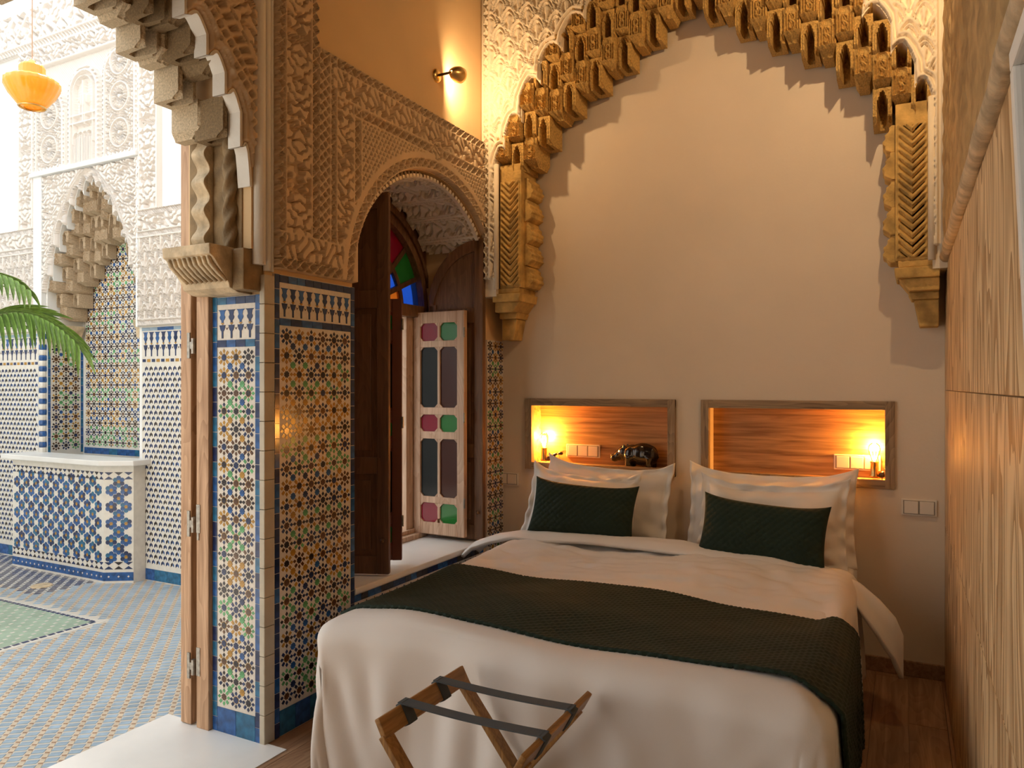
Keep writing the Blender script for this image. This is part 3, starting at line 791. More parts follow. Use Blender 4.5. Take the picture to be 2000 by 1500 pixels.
for z in (.86, .255):
    bx('hinge_plate', (-.034, -.012, -.033, -.027, z-.03, z+.09), STEEL, dj, .001)
r = MB().tube([(.046, -.03, 1.88), (.046, -.03, 2.50)], .007, 8); r.build('bolt_rod', mat('rusty_rod', (.20, .06, .04), .6), dlf)

# ------------------------------------------------------------------ window: sill, arched frame, fanlight, casements, shutters
struct(MB().box(XO-.20, XL+.018, WY0+.005, WY1-.005, SILL-.03, SILL).build('trim_2', MARBLE, bevel=.005))
WX = -2.76; IR = .54
wf = thing('arched_window', 'brown arched window frame with stained glass fanlight deep in the wall', 'window', (WX, WC, SILL))
ZR = 1.93-SILL
mb = MB(); n = 36
FW = frame((0, 0, ZR), (0, 1, 0), (0, 0, 1), (1, 0, 0))
for r0, r1, n0, n1 in ((IR, WR_-.008, -.05, .03), (IR-.012, IR+.03, -.04, .05), (IR+.06, IR+.085, 0, .045)):
    for k in range(n):
        a, b = PI*k/n, PI*(k+1)/n
        mb.poly([(r0*math.cos(a), r0*math.sin(a)), (r1*math.cos(a), r1*math.sin(a)), (r1*math.cos(b), r1*math.sin(b)), (r0*math.cos(b), r0*math.sin(b))], FW, n0, n1, 0, True)
mb.build('arch_frame', MIDWOOD, wf)
for s_ in (-1, 1): bx('jamb', (-.05, .05, s_*(IR+.055)-.055, s_*(IR+.055)+.055, 0, ZR), PINE, wf, .005)
bx('jamb', (-.05, .012, .385, .50, .05, ZR), PINE, wf, .005)
bx('transom', (-.05, .05, -IR, IR, ZR-.045, ZR+.03), MIDWOOD, wf, .005)
bx('bottom_rail', (-.06, .07, -IR, IR, 0, .03), PINE, wf, .004); bx('bottom_rail', (-.05, .03, -IR, IR, .03, .055), PINE, wf, .004)
# fanlight tracery and panes
tr = MB()
for k in range(1, 8):
    a = PI*k/8; tr.bar((0, .16*math.cos(a), ZR+.16*math.sin(a)), (0, IR*math.cos(a), ZR+IR*math.sin(a)), .03, .03, (1, 0, 0))
for rr in (.17, .34):
    pts = [(rr*math.cos(PI*k/24), rr*math.sin(PI*k/24)) for k in range(25)]
    for p, q in zip(pts[:-1], pts[1:]): tr.bar((0, p[0], ZR+p[1]), (0, q[0], ZR+q[1]), .03, .028, (1, 0, 0))
tr.build('fan_tracery', DARKWOOD, wf)
gl = [G_AMBER, G_BLUE, G_GREEN, G_RED]
for k in range(8):
    for j, (r0, r1) in enumerate(((.17, .34), (.34, IR))):
        a, b = PI*k/8, PI*(k+1)/8
        pts = [(r0*math.cos(a), r0*math.sin(a)), (r1*math.cos(a), r1*math.sin(a)), (r1*math.cos((a+b)/2), r1*math.sin((a+b)/2)), (r1*math.cos(b), r1*math.sin(b)), (r0*math.cos(b), r0*math.sin(b))]
        MB().poly(pts, FW, -.004, .004, 0, True).build('pane', gl[(k+j*1) % 4 if not (k == 1 and j == 0) else 1], wf)
def arched_pts(w, h0, h1, n=10):
    """half-arch leaf: hinge side (u=0) height h0, free side (u=w) height h1"""
    pts = [(0, 0), (w, 0), (w, h1)]
    for k in range(1, n+1):
        a = PI/2*k/n; pts.append((w-w*math.sin(a), h0+(h1-h0)*math.cos(a)))
    return pts
def shutter(lab, hinge, free, m, side, h1=1.91):
    a = Vector((*hinge, SILL+.012)); d = Vector((free[0]-hinge[0], free[1]-hinge[1], 0)); w = d.length; ang = math.atan2(d.y, d.x)
    t = thing('window_shutter', lab, 'shutter', a, ang, 'wooden shutters of the arched window')
    F0 = frame((0, 0, 0), (1, 0, 0), (0, 0, 1), (0, -1, 0)); T = .017
    h0 = 1.45
    MB().poly(arched_pts(w, h0, h1), F0, -T*.5, T*.5, 0, True).build('panel_board', m, t)
    for f in (-1, 1):
        y0, y1 = (T*.5, T*.5+.012) if f > 0 else (-T*.5-.012, -T*.5)
        for nm, bb in (('stile', (0, .055, y0, y1, 0, h0)), ('stile', (w-.06, w, y0, y1, 0, h1-.01)), ('rail', (.055, w-.06, y0, y1, 0, .09)),
                       ('rail', (.055, w-.06, y0, y1, .50, .585)), ('rail', (.055, w-.06, y0, y1, 1.33, 1.42))):
            bx(nm, bb, m, t, .004)
        # curved head rail
        hr = MB(); o = arched_pts(w, h0, h1)[2:]; inn = [(max(.0, p[0]+.0)*.86+.03, p[1]-.075) for p in o]
        for p, q, p2, q2 in zip(o[:-1], o[1:], inn[:-1], inn[1:]): hr.poly([p, q, q2, p2], frame((0, (y0+y1)/2, 0), (1, 0, 0), (0, 0, 1), (0, -1, 0)), -.006, .006, 0, True)
        hr.build('head_rail', m, t)
        # raised fields
        bx('field', (.085, w-.09, y0*.8, y1*.8, .12, .47), m, t, .006); bx('field', (.085, w-.09, y0*.8, y1*.8, .615, 1.30), m, t, .006)
    MB().lathe([(0, 0), (.010, .002), (.012, .012), (0, .02)], 10, (w-.03, -T*.5-.012, .17), (0, -1, 0)).build('knob', m, t, smooth=True)
    return t
shutter('dark walnut shutter swung inward beside the zellige pier', (-2.64, 2.90), (-2.285, 3.045), DARKWOOD, -1)
shutter('brown round-headed shutter folded back next to the bed alcove', (-2.66, 3.968), (-2.275, 3.985), MIDWOOD, 1, 1.845)
def casement(lab, hinge, free, m, gl):
    a = Vector((*hinge, SILL+.03)); d = Vector((free[0]-hinge[0], free[1]-hinge[1], 0)); w = d.length; ang = math.atan2(d.y, d.x); H = 1.385; T = .036
    t = thing('glazed_casement', lab, 'window', a, ang, 'glazed casements of the arched window')
    sx = .052; mw = .018; c0, c1 = sx, w-sx; cm_ = (c0+c1)/2
    for nm, bb in (('stile', (0, sx, 0, T, 0, H)), ('stile', (w-sx, w, 0, T, 0, H)), ('mullion', (cm_-mw/2, cm_+mw/2, .004, T-.004, .1, H-.05))): bx(nm, bb, m, t, .004)
    rails = [0, .075, .195, .235, .595, .640, .745, .790, 1.165, 1.205, 1.315, H]
    for z0, z1 in zip(rails[::2], rails[1::2]): bx('rail', (c0, c1, .002, T-.002, z0, z1), m, t, .004)
    k = 0
    for z0, z1 in zip(rails[1:-1:2], rails[2::2]):
        for a0, a1, g in ((c0, cm_-mw/2, 0), (cm_+mw/2, c1, 1)):
            small = (z1-z0) < .2
            mm = (G_RED if g == 0 else G_GREEN) if small else (G_GREY if g == 0 else gl)
            bx('pane', (a0, a1, T/2-.003, T/2+.003, z0, z1), mm, t, 0)
            # corner chamfer blocks giving the openings clipped corners
            c = .022
            for (xx, sx_) in ((a0, 1), (a1, -1)):
                for (zz, sz_) in ((z0, 1), (z1, -1)):
                    cb = MB(); cb.poly([(xx, zz), (xx+sx_*c, zz), (xx, zz+sz_*c)], frame((0, T/2, 0), (1, 0, 0), (0, 0, 1), (0, -1, 0)), -T/2+.004, T/2-.004, 0, True); cb.build('corner_block', m, t)

    for z in (.18, .70, 1.22):
        MB().tube([(w+.004, -.002, z), (w+.004, -.002, z+.06)], .006, 8).build('hinge', STEEL, t)
    return t
casement('bleached pine casement with red and green glass panes, open over the sill', (-2.745, 3.905), (-2.365, 3.895), PINE, mat('painted_rust_reflection', (.06, .015, .009), .08, spec=.22))  # rust reflection on these panes is put into the glass colour
casement('reddish casement seen edge-on beside the dark walnut shutter', (-2.72, 3.02), (-2.355, 3.245), mat('red_brown_paint', (.13, .035, .018), .45), G_GREY)

# ------------------------------------------------------------------ courtyard
yfl = struct(MB().box(-9.0, XO, -3.0, YC+.6, GZ-.1, GZ).build('floor_courtyard', mat('pale_bedding', (.62, .57, .50), .5)))
def yard_floor():
    """diagonal paving: rows of blue bars between chains of sand squares"""
    mb = MB(); A = Vector((1, 1, 0)).normalized(); B = Vector((-1, 1, 0)).normalized(); near = []
    pu, pv = .078, .050
    fr = frame((-4.6, 2.4, GZ), A, B, (0, 0, 1))
    bar = [(-.027, -.014), (.021, -.019), (.027, .014), (-.021, .019)]; sq = [(-.011, -.016), (.011, -.020), (.011, .016), (-.011, .020)]; ru = [(-.009, -.0045), (.009, -.0045), (.009, .0045), (-.009, .0045)]
    C0 = Vector((0, 0, 0))
    for i in range(-60, 60):
        for j in range(-95, 95):
            u, v = i*pu, j*pv+(i % 2)*.0; p = fr[0]+A*u+B*v
            if not (-8.2 < p.x < XO-.24 and .9 < p.y < YC-.02): continue
            d = -p.x*math.sin(YAW)+p.y*math.cos(YAW); l = p.x*math.cos(YAW)+p.y*math.sin(YAW)
            if d < 1.5 or abs(l/d) > .78: continue
            if p.x < -4.87 and 2.52 < p.y < 3.30: continue
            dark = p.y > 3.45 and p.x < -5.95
            near.append((d, u, v, dark))
    near.sort()
    for n_, (d, u, v, dark) in enumerate(near):
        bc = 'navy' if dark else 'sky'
        if n_ < 150:
            place('bar_tile', tilemesh('bar', bar, bc, .002), fr, u, v, yfl); place('square_tile', tilemesh('sqt', sq, 'sand', .002), fr, u+pu/2, v, yfl)
        else:
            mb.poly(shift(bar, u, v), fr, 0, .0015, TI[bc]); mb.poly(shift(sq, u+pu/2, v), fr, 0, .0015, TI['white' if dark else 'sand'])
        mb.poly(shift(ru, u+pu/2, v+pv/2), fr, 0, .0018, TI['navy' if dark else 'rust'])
    stuff(mb.build('paving_chips', TM, yfl))
    # inlaid green field with a dark border
    g = MB(); fz = frame((0, 0, GZ), (1, 0, 0), (0, 1, 0), (0, 0, 1))
    g.poly([(-8.0, 2.54), (-4.88, 2.54), (-4.88, 3.28), (-8.0, 3.28)], fz, 0, .002, TI['white'])
    g.poly([(-8.0, 2.60), (-4.95, 2.60), (-4.95, 3.22), (-8.0, 3.22)], fz, 0, .003, TI['sage'])
    for x in np.arange(-7.9, -4.97, .05):
        for y in np.arange(2.63, 3.20, .05):
            if abs((x*20+y*20) % 2) < 1: g.poly([(x, y), (x+.022, y), (x+.022, y+.022), (x, y+.022)], fz, 0, .004, TI['white'])
    for x in np.arange(-7.95, -4.93, .055):
        for y in (2.585, 3.235): g.poly([(x, y-.012), (x+.04, y-.012), (x+.04, y+.012), (x, y+.012)], fz, 0, .004, TI['navy'])
    for y in np.arange(2.59, 3.22, .055): g.poly([(-4.94, y), (-4.915, y), (-4.915, y+.04), (-4.94, y+.04)], fz, 0, .004, TI['navy'])
    stuff(g.build('inlaid_field', TM, yfl))
yard_floor()
tag(MB().lathe([(0, .006), (.07, .006), (.08, 0), (.08, -.004)], 20, (-6.20, 3.62, GZ+.004)).build('floor_drain', OLD_PALE), 'small round stone drain cover in the blue paving before the fountain', 'drain')
# courtyard side walls up to the open sky
struct(MB().box(-9.0, -8.6, -3.0, YC+.6, GZ, 5.6).build('wall_courtyard_left', LIME))
struct(MB().box(-9.0, XO, -3.4, -3.0, GZ, 5.6).build('wall_courtyard_front', LIME))
NX0, NX1 = -7.02, -5.72; NC = (NX0+NX1)/2; NH = (NX1-NX0)/2
n_out = tz([(0, 3.28), (.12, 3.22), (.25, 3.10), (.38, 2.93), (.48, 2.76), (.58, 2.50), (.65, 2.25)])
n_in = tz([(0, 2.83), (.10, 2.72), (.22, 2.60), (.34, 2.48), (.44, 2.36), (.52, 2.20), (.60, 2.05), (.65, 2.0)])
nl = [-.65, -.56, -.46, -.35, -.23, -.11, 0, .11, .23, .35, .46, .56, .65]
N_EDGE = [(t+NC, z) for t, z in lobes(n_out, nl, .09)]
FC = frame((0, YC, 0), (1, 0, 0), (0, 0, 1), (0, -1, 0))
cw = MB()
cw.box(-9.0, NX0, YC, YC+.6, GZ, 5.6); cw.box(NX1, XO+.0, YC, YC+.6, GZ, 5.6); cw.box(NX0, NX1, YC+.34, YC+.6, GZ, 5.6)
for (u0, z0), (u1, z1) in zip(N_EDGE[:-1], N_EDGE[1:]):
    if u1-u0 > 1e-5: cw.poly([(u0, z0), (u1, z1), (u1, 5.6), (u0, 5.6)], FC, -.36, 0, 0, True)
yw = struct(cw.build('wall_courtyard', LIME))
def yardcarve(u, v):
    h = np.zeros_like(u)
    L0, L1 = -7.42, -7.17; R0, R1 = -5.69, -5.43
    side = lambda a, b: (u >= a) & (u < b)
    # vertical borders left and right of the fountain bay
    for a, b in ((L0, L1), (R0, R1)):
        c = (a+b)/2; h = np.where(side(a, b), foliage(np.abs(u-c), v, .8), h)
        h = np.maximum(h, (ridge(u-a-.02, .012)+ridge(u-b+.02, .012))*side(a, b))
    # horizontal friezes across everything
    low = (v < 2.9) & ((u < L1) | (u > R0))
    h = np.where(low, foliage(u*.8, v*.8, .9, .6), h)
    arab = low & (v < 2.72)
    h = np.where(arab, scales(u*.9, v*.9, .12, .11), h)
    for z in (2.72, 2.90, 1.985): h = np.where(np.abs(v-z) < .022, np.maximum(.5+.5*np.sin((u+v)*240), .0), h); 
    for z in (2.745, 2.695, 2.925, 2.01, 1.96): h = np.maximum(h, ridge(v-z, .007)*((u < L1) | (u > R0)))
    bay = (u >= L1) & (u <= R0) & (v > 3.42)
    ground = .05+.10*np.sin((u+v)*250)
    h = np.where(bay, ground, h)
    for c, hw, tall, kind in ((-6.93, .20, 4.13, 'r'), (-6.43, .19, 4.25, 'l'), (-5.93, .20, 4.34, 'r')):
        r = np.where(v > tall-hw, np.hypot(u-c, v-(tall-hw)), np.abs(u-c)); ins = bay & (r < hw+.035)
        hh = np.where(r < hw, ground, 0.)
        if kind == 'r':
            hh = np.where(r < hw-.02, foliage(np.abs(u-c), v, 1.25), hh)
            for k in range(4):
                g, rr = rosette(u, v, c, 3.62+k*.31, .155); hh = np.where((rr < 1.05) & (r < hw-.01), g, hh)
        else:
            hh = np.where(r < hw, .05+.08*np.sin(v*250), hh)
            hh = np.maximum(hh, stroke(r-(hw-.05), .007)*(v > 3.6))
            lamp = np.hypot((u-c)/.075, (v-3.99)/.06); hh = np.maximum(hh, sm(-lamp, -1.0, -.85)*(.6+.4*np.sin((u-c)*170)))
            hh = np.maximum(hh, stroke(u-c, .009)*(v > 3.80)*(v < 4.16)); hh = np.maximum(hh, stroke(np.abs(u-c)-.03, .006)*(v > 3.76)*(v < 3.94))
            for q in (3.86, 3.79): hh = np.maximum(hh, stroke(v-q, .009))
            for q in (-.09, -.03, .03, .09):
                ra = np.where(v > 3.66, np.hypot(u-c-q, v-3.66), np.abs(u-c-q)); hh = np.maximum(hh, stroke(ra-.045, .006)*(v < 3.73))
                hh = np.maximum(hh, stroke(u-c-q, .005)*(v < 3.66))
        hh = np.where(r > hw, .85, hh); hh = np.maximum(hh, stroke(r-hw, .012)); hh = np.where((r > hw) & (np.abs(r-hw-.02) < .008), .3+.6*(np.sin(v*150) > 0), hh)
        h = np.where(ins, hh, h)
    for z in (3.43, 4.46): h = np.maximum(h, ridge(v-z, .012)*bay)
    top = (v > 4.40) & (u > L0)
    h = np.where(top & (v > 4.41), foliage(u, v, .9, .4), h)
    h = np.where((v > 4.58) & (v < 4.66), .5+.5*np.sin((u+v)*140), h)
    big = (v >= 4.66); h = np.where(big, np.maximum(foliage(u, v, .55, .2), lattice(u, v-4.82, .22, .12)), h)
    for z in (4.41, 4.58, 4.66, 4.97): h = np.maximum(h, ridge(v-z, .013)*((v > 4.57) | (u > L0)))
    # spandrel over the fountain arch
    sp = (u > NX0-.02) & (u < NX1+.02) & (v < 3.38)
    d = sdf_poly(u, v, N_EDGE[::2])
    arc = sdf_poly(u, v, [(NC+k*.04, float(n_out(k*.04))+.12) for k in range(-16, 17)])
    hs = foliage(np.abs(u-NC), v, 1.1, .9); ab = v > n_out(u-NC)+.12
    hs = np.where(ab, hs, .08+.08*np.sin(v*250)); hs = np.maximum(hs, stroke(arc, .018)); hs = np.where((np.abs(arc-.0) < .008), .35, hs); hs = np.maximum(hs, stroke(d-.008, .010))
    h = np.where(sp, hs, h)
    return h
def yardmask(u, v):
    e = np.interp(u, [p[0] for p in N_EDGE], [p[1] for p in N_EDGE], left=0, right=0)
    pl = (u < -7.42) & (v > 2.93) & (v < 4.58); pr = (u > -5.43) & (v > 2.93) & (v < 4.58)
    mould = (u > -7.17) & (u < -7.04) & (v < 3.42)
    return (v > e) & ~pl & ~pr & ~mould
relief('carved_panel', FC, -7.95, -4.95, 1.955, 5.0, .0062, yardcarve, STUCCO_WHITE, yw, .045, yardmask)
# white moulded frame of the fountain bay
for nm, b in (('bay_moulding', (-7.17, -7.04, YC-.045, YC, 2.0, 3.42)), ('bay_moulding', (-7.19, -5.68, YC-.07, YC, 3.385, 3.425)), ('bay_moulding', (-5.72, -5.69, YC-.04, YC, 1.95, 3.39))):
    bx(nm, b, LIME, yw, .008)
fa = thing('fountain_niche', 'small muqarnas arch of the tiled fountain niche across the courtyard', 'arch', (0, 0, 0))
muqarnas(fa, FC, NC, .65, .085, .118, n_in, n_out, mat('tan_carving', (.55, .42, .28), .8, bump=.4, bscale=50, var=.2, vscale=12), .03, .33, .05, 9, over=.0)
for s_ in (-1, 1):
    xe = NC+s_*NH
    MB().poly([(xe, 2.02), (xe-s_*.09, 2.02), (xe-s_*.085, 1.98), (xe-s_*.05, 1.93), (xe-s_*.045, 1.87), (xe, 1.86)], FC, -.30, 0, 0, True).build('corbel', OLD_PALE, fa, bevel=.006)
# tiles of the courtyard wall: bay back, reveals, side dados
CT = .006
fb = frame((NX0+.03, YC+.34, 0), (1, 0, 0), (0, 0, 1), (0, -1, 0))
pb = MB().poly([(0, .8), (1.24, .8), (1.24, 3.1), (0, 3.1)], fb, 0, CT, 0, True).build('tile_panel', TILE['white'], yw)
f2 = (fb[0]+fb[3]*CT, *fb[1:])
mosaic(pb, f2, .02, 1.22, .88, 2.95, .088, True, 21, limit=280)
tilerow(pb, f2, 0, 1.24, .81, .87, .13, ('blue', 'teal'), True, 22)
fl_ = frame((NX0, YC, 0), (0, 1, 0), (0, 0, 1), (1, 0, 0))
pl_ = MB().poly([(0, .8), (.34, .8), (.34, 2.0), (0, 2.0)], fl_, 0, CT, 0, True).build('tile_panel', TILE['white'], yw)
mosaic(pl_, (fl_[0]+fl_[3]*CT, *fl_[1:]), .03, .31, .85, 1.84, .09, True, 23)
tilerow(pl_, (fl_[0]+fl_[3]*CT, *fl_[1:]), 0, .026, .82, 1.86, .08, ('blue', 'teal'), False, 24)
tilerow(pl_, (fl_[0]+fl_[3]*CT, *fl_[1:]), .312, .338, .82, 1.86, .08, ('blue', 'teal'), False, 25)
def dado(u0, u1, seed):
    fr = frame((0, YC, 0), (1, 0, 0), (0, 0, 1), (0, -1, 0))
    p = MB().poly([(u0, GZ), (u1, GZ), (u1, 1.955), (u0, 1.955)], fr, 0, CT, 0, True).build('tile_panel', TILE['white'], yw)
    f = (fr[0]+fr[3]*CT, *fr[1:]); mb = MB(); W = u1-u0
    tilerow(p, f, u0, u1, 1.915, 1.945, .10, ('sky', 'blue'), True, seed); tilerow(p, f, u0, u1, GZ+.005, GZ+.10, .16, ('teal', 'blue'), True, seed+1)
    merlons(p, f, u0+.01, u1-.01, 1.70, 1.905, .075, False)
    a = .058; n = int(W/a)
    for i in range(n):
        u = u0+(i+.5)*W/n
        mb.poly([(u-.02, 1.655), (u+.02, 1.655), (u+.02, 1.68), (u-.02, 1.68)], f, 0, .002, TI['ochre' if i % 2 else 'navy'])
        v = GZ+.14; j = 0
        while v < 1.62:
            uu = u+(a/2 if j % 2 else 0)
            if uu < u1-.02:
                c = 'navy' if (i+j) % 3 else 'black'
                mb.poly([(uu-.018, v), (uu+.003, v+.016), (uu+.003, v+.040), (uu-.018, v+.024)], f, 0, .002, TI[c])
                mb.poly([(uu+.019, v+.004), (uu+.007, v+.014), (uu+.007, v+.034), (uu+.019, v+.024)], f, 0, .002, TI[c if j % 2 else 'blue'])
            v += .046; j += 1
    stuff(mb.build('mosaic_chips', TM, p))
dado(-8.6, NX0-.13, 31); dado(NX1+.04, -4.4, 33)
for k in range(22):    # blue and white banded edge column of the bay
    MB().lathe([(.03, 0), (.034, .012), (.034, .035), (.03, .048)], 10, (NX0-.035, YC-.02, .84+k*.05)).build('banded_tile', TILE['blue' if k % 2 else 'white'], yw)
# fountain basin
fo = thing('wall_fountain', 'tiled wall fountain basin with blue flower mosaic and white marble top', 'fountain', (0, 0, 0))
BP = [(-7.14, YC-.01), (-7.14, 3.91), (-5.83, 3.905), (-5.63, 4.03), (-5.63, YC-.01)]
HB = .80-GZ
def prism_xy(pts, z0, z1, m, name, parent, bevel=0):
    fz = frame((0, 0, 0), (1, 0, 0), (0, 1, 0), (0, 0, 1)); return MB().poly(pts, fz, z0, z1, 0, True).build(name, m, parent, bevel=bevel)
prism_xy(BP, GZ, .80, TILE['white'], 'basin_body', fo)
top = [(-7.22, YC-.005), (-7.22, 3.85), (-5.81, 3.845), (-5.57, 3.985), (-5.57, YC-.005)]
prism_xy(top, .80, .845, MARBLE, 'marble_top', fo, .008)
def flowers(parent, fr, W, seed, limit=150):
    rg = random.Random(seed); mb = MB(); p = .135; cnt = 0
    pet = starpts(.019, .019, 4); ctr = starpts(.014, .014, 4)
    rows = 10; nc = max(2, int(W/p)); pu = W/nc
    for j in range(rows):
        for i in range(nc):
            u = (i+.5)*pu + (pu/2 if j % 2 else 0); v = .215+j*.069
            if u > W-.03: continue
            place('flower_eye_tile', tilemesh('eye', ctr, 'ochre', .0022), fr, u, v, parent)
            for k in range(6):
                an = PI/3*k+PI/6; q = (u+.031*math.cos(an), v+.031*math.sin(an))
                if q[0] < .01 or q[0] > W-.01: continue
                c = rg.choice(['blue', 'teal', 'blue', 'navy'])
                if cnt < limit: place('petal_tile', tilemesh('petal', pet, c, .0022), fr, q[0], q[1], parent); cnt += 1
                else: mb.poly(shift(pet, *q), fr, 0, .002, TI[c])
    n = int(W/.06); s_ = W/n
    for z in (.145, .885):
        for i in range(n):
            u = (i+.5)*s_
            for sgn in (-1, 1): mb.poly([(u-s_/2+.004, z+sgn*.030), (u+s_/2-.004, z+sgn*.030), (u, z+sgn*.004)][::1], fr, 0, .002, TI['black' if i % 2 else 'navy'])
    for i in range(n): mb.poly(shift([(.009, 0), (0, .009), (-.009, 0), (0, -.009)], (i+.5)*s_, .055), fr, 0, .0035, TI['white'])
    mb.poly([(0, .02), (W, .02), (W, .09), (0, .09)], fr, 0, .002, TI['blue'])
    stuff(mb.build('mosaic_chips', TM, parent))
flowers(fo, frame((-7.14, 3.91, GZ), (1, -.004, 0), (0, 0, 1), (0, -1, 0)), 1.31, 41)
dv = Vector((.20, .125, 0)); 
flowers(fo, frame((-5.83, 3.905, GZ), dv.normalized(), (0, 0, 1), (dv.normalized().y, -dv.normalized().x, 0)), dv.length, 43)

# ------------------------------------------------------------------ bed
BX0, BX1, BY0, BY1 = -1.97, -.20, 2.20, 4.235
bed = thing('bed', 'wide double bed with white mattress pushed against the back wall', 'bed', ((BX0+BX1)/2, (BY0+BY1)/2, 0))
w2, l2 = (BX1-BX0)/2, (BY1-BY0)/2
bx('box_base', (-w2+.06, w2-.06, -l2+.08, l2, .06, .28), mat('dark_bed_base', (.03, .025, .02), .8), bed, .01)
for sx in (-1, 1):
    for sy in (-1, 1): bx('leg', (sx*(w2-.14)-.03, sx*(w2-.14)+.03, sy*(l2-.18)-.03, sy*(l2-.18)+.03, 0, .06), DARKWOOD, bed, .004)
bx('mattress', (-w2+.03, w2-.01, -l2+.05, l2, .28, .555), LINEN, bed, .04).data.polygons.foreach_set('use_smooth', [True]*len(bed.children[-1].data.polygons))

def noise2(u, v, seed=0, n=14, f0=3, f1=24):
    rg = np.random.default_rng(seed); z = np.zeros_like(u)
    for k in range(n):
        f = f0*(f1/f0)**(k/(n-1)); a = rg.uniform(0, 2*PI); z += np.sin(f*(u*np.cos(a)+v*np.sin(a)) + rg.uniform(0, 6.28) + 1.2*np.sin(f*.43*(u*np.sin(a)-v*np.cos(a))))/f**.9
    return z
def drape(U, V, x0, x1, y0, y1, ztop, R, flare, fold, lift=0, seed=0):
    """cloth laid on a block and hanging over its edges; U,V are arc lengths in plan"""
    dx = np.where(U < x0, U-x0, np.where(U > x1, U-x1, 0)); dy = np.where(V < y0, V-y0, np.where(V > y1, V-y1, 0))
    r = np.hypot(dx, dy)+1e-9; cxn, cyn = dx/r, dy/r
    arc = R*PI/2; ang = np.clip(r/R, 0, PI/2)
    out = R*np.sin(ang) + np.maximum(r-arc, 0)*flare; drop = R*(1-np.cos(ang)) + np.maximum(r-arc, 0)
    th = np.arctan2(dy, dx); tang = -U*cyn + V*cxn
    hang = sm(drop, .05, .35)
    corner = (np.abs(dx) > 1e-6) & (np.abs(dy) > 1e-6)
    wob = fold*hang*(np.sin(tang*17+2*np.sin(tang*5+seed)) + .5*np.sin(tang*41+seed))
    wob = np.where(corner, fold*1.3*hang*np.sin(th*9+seed), wob)
    out = out + wob
    x = np.clip(U, x0, x1) + cxn*out; y = np.clip(V, y0, y1) + cyn*out
    z = ztop(x, y) + lift - drop
    return x, y, z
def bedtop(x, y): return .565 + .035*sm(y, 2.6, 3.9) - .012*sm(np.abs(x-(BX0+BX1)/2), .55, .85)
def bumpy(U, V): return .025*noise2(U, V, 3, 12, 3, 16) 
def duvet():
    res = .0125
    u = np.arange(BX0-.34, BX1+.44, res); v = np.arange(BY0-.535, 3.80, res); U, V = np.meshgrid(u, v)
    x, y, z = drape(U, V, BX0+.06, BX1-.06, BY0+.06, 9, bedtop, .075, .04, .012, 0, .4)
    flat = 1-sm(np.maximum(np.maximum(BX0+.1-U, U-BX1+.1), BY0+.1-V), 0, .1)
    z = z + flat*bumpy(U, V) + flat*sm(V, 3.12, 3.25)*.045*noise2(U, V*1.8, 13, 10, 22, 60)
    side = 1-flat
    y = y + side*(V < BY0+.05)*(.040*noise2(U*1.4, V*.35, 8, 12, 5, 26) + .05*np.exp(-((U-BX1+.08)/.16)**2)*np.sin((U*1.0+(BY0-V)*.45)*46)*sm(BY0-V, .05, .3)*.35 + .05*np.exp(-((U-BX0-.12)/.16)**2)*np.sin((U-(BY0-V)*.25)*42)*sm(BY0-V, .05, .3)*.3); x = x + side*((U < BX0) | (U > BX1))*.012*noise2(V*1.4, U*.5, 9, 12, 5, 26)
    z = np.maximum(z, .012)
    x = np.maximum(x, XL+.03)
    P = np.stack([x, y, z], -1)
    me = grid_mesh('duvet', P, None, LINEN, True, False)
    o = new_obj('duvet', me); sd = o.modifiers.new('thickness', 'SOLIDIFY'); sd.thickness = .012; sd.offset = 1
    return o
dv_o = tag(duvet(), 'white duvet spread over the bed and hanging to the floor at its foot', 'duvet')
def foldback():
    """the head end of the duvet turned back, its right corner hanging out as a flap"""
    nu, nv = 190, 34
    s_ = np.linspace(0, 1, nu); q = np.linspace(0, 1, nv); S, Q = np.meshgrid(s_, q)
    path = np.array([(-2.265, .47), (-2.20, .525), (-2.08, .572), (-1.95, .600), (-1.5, .622), (-1.0, .626), (-.55, .615), (-.36, .595), (-.26, .572), (-.17, .53), (-.09, .47), (-.03, .405), (.0, .335)])
    L = np.concatenate([[0], np.cumsum(np.hypot(*np.diff(path, axis=0).T))]); L /= L[-1]
    x = np.interp(S, L, path[:, 0]); z = np.interp(S, L, path[:, 1])
    flap = sm(S, .80, 1.0)
    wid = (.20+.14*flap)*np.sqrt(np.clip(1-sm(S, .90, 1.0)*.75, .05, 1))
    yc = 3.80 - .10*flap - .05*sm(S, .3, .8)
    a = (Q-.5)*2
    prof = (1-np.abs(a)**3)*.030
    y = yc + a*wid/2 + .02*noise2(x*1.5, a*.4, 4, 8, 4, 14)*.4
    z = z + prof + .016*noise2(x*2, a*.6, 5, 10, 4, 26)*.5 - flap*.13*np.abs(a)**1.6 + .016*flap*np.sin(Q*13+S*9)
    P = np.stack([x, y, z], -1)
    o = new_obj('turned_back_edge', grid_mesh('turned_back_edge', P, None, LINEN, True, False), dv_o)
    sd = o.modifiers.new('thickness', 'SOLIDIFY'); sd.thickness = .02; sd.offset = -1
foldback()

